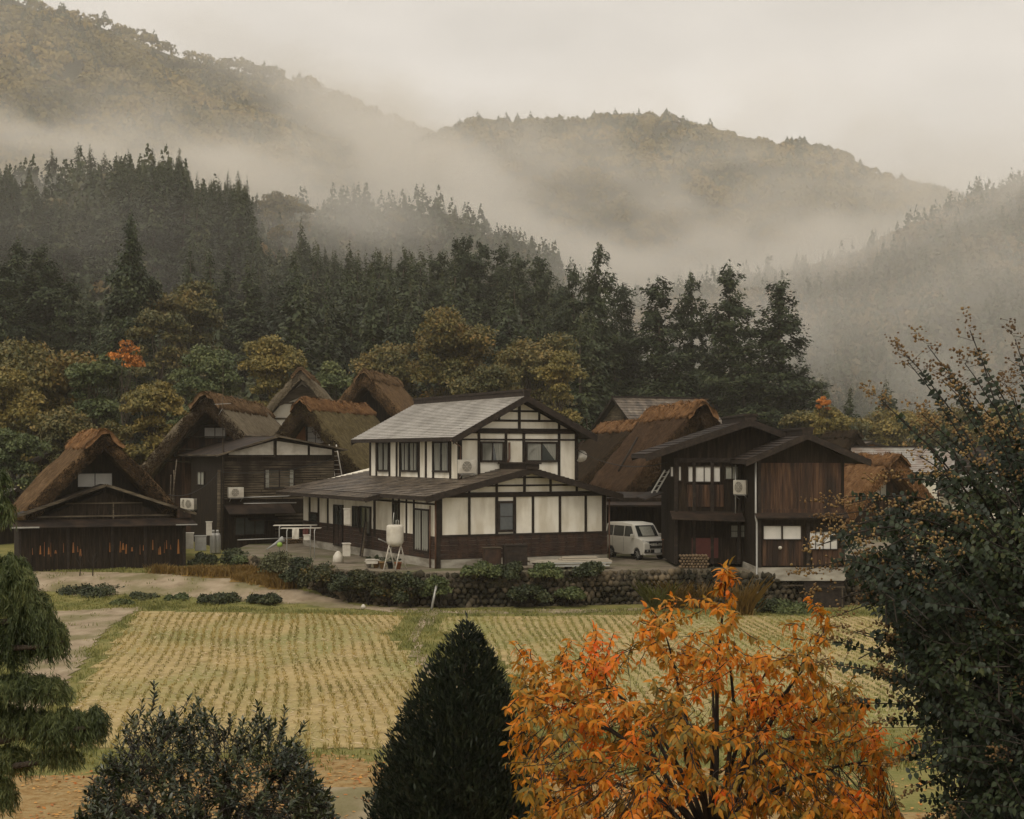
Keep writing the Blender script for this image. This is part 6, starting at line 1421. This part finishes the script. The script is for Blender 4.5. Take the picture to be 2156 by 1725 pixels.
boxy('fuel_drum', 410, 1130, 434, 1160, 80, .6, 'galv', 'dull metal bin beside the cream fuel tank', 'bin', 'galv')
boxy('water_heater', 725, 1073, 738, 1105, 71.8, .35, 'offwhite', 'white water heater cabinet on the house side', 'cabinet')
boxy('planter_box', 772, 1180, 796, 1188, 66.6, .4, 'offwhite', 'pale planter trough at the yard edge', 'planter')
boxy('sink_stand', 723, 1146, 738, 1172, 69.5, .5, 'offwhite', 'white outdoor sink stand in the yard', 'sink')
boxy('wood_crate', 1402, 1138, 1436, 1170, 71, .6, 'wood_red', 'brown wooden crate with an orange lid right of the van', 'crate', 'wood_orange')
boxy('plastic_crate', 640, 1128, 652, 1138, 72, .4, 'offwhite', 'cream plastic tub on a small bench', 'tub')
p = at(712, 1172, 70); o = MB().lathe([(.22, 0), (.25, .1), (.24, .32), (.12, .5), (.04, .56)], n=14).build('white_bag', M['offwhite'], None, (p.x, 70, TZ)); tag(o, 'white tied sack beside the outdoor sink', 'sack')
MP = {'pot_orange': surf('terracotta', [(0.24, 0.09, 0.035), (0.34, 0.14, 0.06)], rough=.8), 'pot_dark': M['black'], 'pot_white': M['offwhite'], 'pot_ochre': surf('ochre_pot', [(0.20, 0.12, 0.05), (0.30, 0.19, 0.08)], rough=.8)}
for vx, vy, d, k, lb in ((792, 1168, 67.0, 'pot_ochre', 'ochre flower pot left of the tank legs'), (806, 1172, 66.6, 'pot_ochre', 'second ochre flower pot under the tank'), (822, 1165, 66.6, 'pot_dark', 'round dark pot under the tank'), (838, 1172, 66.3, 'pot_orange', 'terracotta pot right of the tank legs'), (795, 1155, 67.6, 'pot_white', 'white pot behind the ochre ones'), (776, 1172, 67.2, 'pot_white', 'white basin by the drain pipe')):
    p = at(vx, vy, d); o = empty('flower_pot', (p.x, d, TZ), 0, lb, 'pot', 'flower pots in the yard'); MB().lathe([(.10, 0), (.15, .26), (.17, .26), (.17, .31), (.13, .31), (.12, .26)], n=14).build('pot', MP[k], o)
    (V, F), c = broad_crown(.17, .16, int(vx), 120, .07, 6, .9, base=.5); fast_mesh('plant', V + np.array([0, 0, .42]), F, LEAF['dark'], o)
# handrail, leaning post, hanging lamp
p = WH.w(-1.3, 2.2, 0); o = MB().tube([(0, .3, 0), (0, .3, .9), (-.1, .1, 1.0), (-.5, -.6, 1.25)], .03, 6).build('handrail', M['galv'], None, (p.x, p.y, TZ)); tag(o, 'bent steel handrail by the white house side door', 'rail')
a = at(908, 1272, 62.9); o = MB().tube([(0, 0, 0), (.22, .3, 1.12)], .05, 8).build('leaning_post', M['galv'], None, (a.x, 62.9, 0.0)); tag(o, 'pale grey post leaning on the stone wall', 'post')
a = at(765, 1279, 63.2); o = MB().lathe([(.0, 0), (.09, .01), (.11, .07), (.06, .15), (.02, .18)], n=10).build('white_bundle', M['offwhite'], None, (a.x, 63.2, .05)); tag(o, 'small white bundle lying on the paddy bank', 'bundle')
a = at(1640, 1163, 63.6); p = FG2.w(.95 + .0, -.14, 1.1); o = MB().lathe([(.0, -.08), (.06, -.055), (.085, 0), (.06, .055), (0, .08)], n=12).build('globe_float', M['offwhite'], None, FG2.w(front_rect(FG2, cC, 1330, 1130, 1355, 1150)[0] + .1, -.14, front_rect(FG2, cC, 1330, 1130, 1355, 1150)[2])); tag(o, 'white ball hung on the red boards under the paper windows', 'ball')
# lumber stack on the terrace edge
g = random.Random(91); FLb = Frame(1.0, 66.0, TZ, 8); FLb = Frame(at(1122, 1190, 65.9).x, 65.9, TZ, 9)
o = empty('lumber_stack', FLb.o, FLb.t, 'stack of pale planks and sheets lying before the white house', 'lumber', None)
M['plank_pale'] = surf('pale_planks', [(0.26, 0.225, 0.165), (0.40, 0.35, 0.27), (0.48, 0.43, 0.34)], scale=(.6, 6, 6), nscale=2, rough=.8, bump=.2)
M['sheet_blue'] = surf('pale_sheet', [(0.34, 0.34, 0.31), (0.46, 0.46, 0.42)], nscale=2, rough=.6)
for k in range(3): MB().box(.15 + k * 1.4, .3 + k * 1.4, -.1, .8, 0, .14).build('bearer', M['wood_grey'], o)
for i, (x0, x1, y0, y1, z, h, mt) in enumerate(((.2, 3.35, -.15, .8, .14, .05, 'sheet_blue'), (.1, 3.2, -.1, .85, .20, .05, 'plank_pale'), (.5, 3.45, -.2, .7, .26, .04, 'sheet_blue'), (-.15, 3.5, -.05, .9, .31, .07, 'plank_pale'), (1.3, 3.4, .05, .3, .39, .06, 'plank_pale'), (1.25, 3.0, .32, .6, .39, .07, 'plank_pale'), (1.35, 2.9, .2, .45, .47, .06, 'plank_pale'))):
    b = MB().box(x0, x1, y0, y1, 0, h).build('plank', M[mt], o, loc=(0, 0, z)); b.rotation_euler = (0, 0, g.uniform(-.03, .03))
# umbrella lying folded and scarecrow-like bundle on the rack
a = at(690, 1140, 74.0); o = MB(); a = at(684, 1146, 73.8)
m = MB(); m.lathe([(.02, -.5), (.035, -.3), (.10, .25), (.16, .45), (.14, .5), (0, .5)], n=8); um = m.build('folded_umbrella', surf('clear_vinyl', [(0.25, 0.25, 0.23), (0.34, 0.34, 0.31)], rough=.3), None, at(579, 1146, 73.6)); um.rotation_euler = (0, rad(58), 0); tag(um, 'half-folded pale umbrella propped in the yard by the laundry frames', 'umbrella')
b = MB().lathe([(0, 0), (.12, .02), (.14, .14), (.08, .22), (0, .24)], n=10).build('green_bucket', surf('lime_plastic', [(0.22, 0.36, 0.05), (0.28, 0.42, 0.07)], rough=.5), None, at(589, 1152, 73.2)); tag(b, 'lime green bucket at the foot of the laundry frames', 'bucket')

# ------------------------------------------------------------------ more of the yard
for k, (vx, lb) in enumerate(((449, 'left grey gas cylinder by the foot of the boarded wing'), (457, 'right grey gas cylinder by the foot of the boarded wing'))):
    p = at(vx, 1160, 82); o = empty('gas_cylinder', (p.x, 82 + k * .1, 1.1), 0, lb, 'gas cylinder', 'gas cylinders by the boarded wing'); MB().lathe([(.0, 0), (.16, .01), (.18, .06), (.18, .95), (.14, 1.08), (.05, 1.13), (0, 1.14)], n=14).build('body', M['galv'], o); MB().lathe([(.08, 1.10), (.09, 1.26), (.07, 1.27), (.06, 1.12)], n=10).build('collar', M['galv'], o)
FWD = surf('split_firewood', [(0.10, 0.065, 0.035), (0.24, 0.17, 0.10)], nscale=4, rough=.9)
g = random.Random(77)
for (fr, x0, y0, z0, nx, nz, lb) in ((FG2, -2.9, YB - .75, -.05, 9, 5, 'firewood stack against the dark lower wall of the wooden house'), (FW, 3.2, -.8, .1, 11, 5, 'firewood stack under the awning of the boarded wing')):
    o = empty('firewood_stack', fr.w(x0, y0, z0), fr.t, lb, 'firewood', None)
    m = MB()
    for i in range(nx):
        for k in range(nz):
            r = g.uniform(.055, .075); cx, cz = i * .14 + (k % 2) * .07, .07 + k * .122; m.tube([(cx, g.uniform(-.03, .03), cz), (cx, .4, cz)], r, 5)
    m.build('logs', FWD, o)
def cable(a, b, sag, lb):
    a, b = Vector(a), Vector(b); pts = [a.lerp(b, k / 14) + Vector((0, 0, -4 * sag * (k / 14) * (1 - k / 14))) for k in range(15)]
    o = MB().tube([p - a for p in pts], .018, 4, cap=False).build('cable', M['black'], None, a); tag(o, lb, 'cable')
pole = FW.w(-.35, -.5, 4.5)
cable(pole, FW.w(6.4, -.1, 5.2), .35, 'thin sagging cable from the weathered pole along the boarded wing')
cable(pole, bf.w(3.4, .3, 3.6), .5, 'thin sagging cable from the weathered pole to the barn')
cable(WH.w(8.0, 2.0, 5.2), FG2.w(-3.4, YB, 4.6), .45, 'thin cable from the white house over the van to the wooden house')
# washing on the rails and tools by the walls
for k, (dx, w, h, mt, lb) in enumerate(((.25, .32, .5, 'offwhite', 'white towel hanging on the right laundry frame'), (.75, .26, .42, 'dark_red', 'dark red cloth hanging on the right laundry frame'))):
    p = at(604, 1114, 72.4); o = MB(); n = 6; vs = []
    for i in range(n + 1):
        for j in range(5): vs.append((dx + w * i / n, -.17 + .02 * math.sin(i * 1.7 + j) , (p.z - 1.0) + .03 - h * j / 4))
    m = MB(); m.add(vs, [(i * 5 + j, (i + 1) * 5 + j, (i + 1) * 5 + j + 1, i * 5 + j + 1) for i in range(n) for j in range(4)]); o = m.build('hanging_cloth', M[mt], None, (p.x, 72.4, 1.0)); o.rotation_euler = (0, 0, rad(8)); s_ = o.modifiers.new('thick', 'SOLIDIFY'); s_.thickness = .008; tag(o, lb, 'cloth')
for k, (x, lb) in enumerate(((1.1, 'pale board propped against the white house side wall'), (1.35, 'narrow dark board propped against the white house side wall'))):
    o = MB().obox((0, 0, 0), (.25, 0, 1.7), .2 - k * .08, .03, (1, 0, 0)).build('propped_board', M['wood_grey' if k == 0 else 'timber'], None, WH.w(-.42, 7.2 + x, -.02)); o.rotation_euler = (0, 0, WH.t); tag(o, lb, 'board')
# ------------------------------------------------------------------ the air
def volbox(name, c, s, mat, rz=0.0):
    o = MB().box(-1, 1, -1, 1, -1, 1).build(name, mat)
    o.location = c; o.scale = s; o.rotation_euler = (0, 0, rz)
    return o
def volmat(name, dens, col, soft=False, nscale=2.0, seed=0.0, thr=(0.38, 0.7), noise_scale=(1, 1, 1)):
    m = bpy.data.materials.new(name); m.use_nodes = True; n, l = m.node_tree.nodes, m.node_tree.links
    n.remove(n['Principled BSDF'])
    v = n.new('ShaderNodeVolumePrincipled'); v.inputs['Color'].default_value = (*col, 1); v.inputs['Density'].default_value = dens
    v.inputs['Anisotropy'].default_value = 0.0
    l.new(v.outputs[0], n['Material Output'].inputs['Volume'])
    if soft:
        tc = n.new('ShaderNodeTexCoord')
        ln = n.new('ShaderNodeVectorMath'); ln.operation = 'LENGTH'; l.new(tc.outputs['Object'], ln.inputs[0])
        mr = n.new('ShaderNodeMapRange'); mr.interpolation_type = 'SMOOTHSTEP'
        mr.inputs['From Min'].default_value = 1.0; mr.inputs['From Max'].default_value = 0.0; l.new(ln.outputs['Value'], mr.inputs[0])
        mp = n.new('ShaderNodeMapping'); mp.inputs['Scale'].default_value = noise_scale; mp.inputs['Location'].default_value = (seed, seed * 1.7, seed * .6)
        l.new(tc.outputs['Object'], mp.inputs[0])
        nz = n.new('ShaderNodeTexNoise'); nz.inputs['Scale'].default_value = nscale; nz.inputs['Detail'].default_value = 3; l.new(mp.outputs[0], nz.inputs['Vector'])
        m2 = n.new('ShaderNodeMapRange'); m2.inputs['From Min'].default_value = thr[0]; m2.inputs['From Max'].default_value = thr[1]; m2.inputs['To Min'].default_value = 0.12; m2.inputs['To Max'].default_value = 1.6
        l.new(nz.outputs[0], m2.inputs[0])
        a = n.new('ShaderNodeMath'); a.operation = 'MULTIPLY'; l.new(mr.outputs[0], a.inputs[0]); l.new(m2.outputs[0], a.inputs[1])
        b = n.new('ShaderNodeMath'); b.operation = 'MULTIPLY'; b.inputs[1].default_value = dens; l.new(a.outputs[0], b.inputs[0])
        l.new(b.outputs[0], v.inputs['Density'])
    return m
hz = MB().box(-1100, 1100, -12, 1640, -2.5, 440).build('haze', volmat('haze_air', 0.00022, (0.95, 0.91, 0.82)))
tag(hz, kind='stuff')
def mist(vx, vy, d, sx, sy, sz, dens, seed, tilt=0.0, thr=(.40, .66)):
    """a bank of cloud: half sizes in metres, tilted (degrees) in the plane facing the valley"""
    o = volbox('mist_bank', at(vx, vy, d), (sx, sy, sz), volmat('mist_air', dens, (0.97, 0.935, 0.87), True, 1.5, seed * 3.7, thr, (max(1, sx / 70), max(1, sy / 70), max(.8, sz / 45))))
    o.rotation_euler = (0, rad(tilt), 0)
    tag(o, kind='stuff'); return o
MIST = [
 (130, 310, 720, 200, 90, 30, .015, 1, 4), (430, 380, 700, 130, 90, 24, .015, 2, 10), (700, 360, 760, 130, 90, 30, .020, 3, 0), (880, 350, 800, 120, 90, 40, .018, 4, 30),
 (1000, 430, 640, 90, 60, 26, .022, 5, 32), (1150, 530, 560, 85, 60, 22, .024, 6, 28), (1330, 570, 600, 90, 60, 22, .020, 7, 8), (1560, 520, 860, 150, 90, 26, .018, 8, -4), (1780, 560, 800, 130, 90, 30, .014, 9, -8),
 (2010, 465, 560, 75, 50, 12, .030, 10, -20), (2130, 410, 560, 60, 50, 10, .025, 11, -24), (830, 240, 1180, 170, 90, 46, .012, 12, 18), (600, 160, 1250, 170, 90, 40, .006, 13, 26),
 (120, 430, 400, 70, 30, 12, .020, 14, 5), (160, 520, 232, 52, 18, 20, .008, 15, 6), (780, 520, 340, 50, 25, 12, .012, 17, 10),
 (820, 450, 450, 60, 35, 22, .016, 18, 5), (1800, 700, 400, 130, 70, 70, .009, 19, 0), (2000, 620, 290, 60, 40, 50, .013, 20, 0), (2150, 520, 300, 60, 40, 40, .012, 29, -15), (1850, 800, 260, 60, 40, 24, .008, 30, 0), (1450, 640, 380, 80, 60, 34, .008, 21, 0), (2120, 560, 440, 70, 50, 30, .010, 22, -10),
 (1500, 360, 940, 270, 90, 90, .0085, 23, 0), (200, 150, 850, 260, 90, 100, .0035, 24, 10), (1900, 420, 900, 150, 90, 60, .008, 28, -6), (1350, 420, 900, 160, 80, 30, .012, 25, 16), (1100, 330, 1000, 110, 70, 50, .010, 26, 10), (640, 440, 420, 60, 30, 14, .014, 27, 8)]
MIST += [(1500, 620, 560, 90, 50, 22, .014, 31, 6), (1750, 540, 540, 70, 50, 14, .020, 32, -10), (1650, 720, 300, 60, 50, 22, .006, 33, 0)]
for a in MIST: mist(*a)
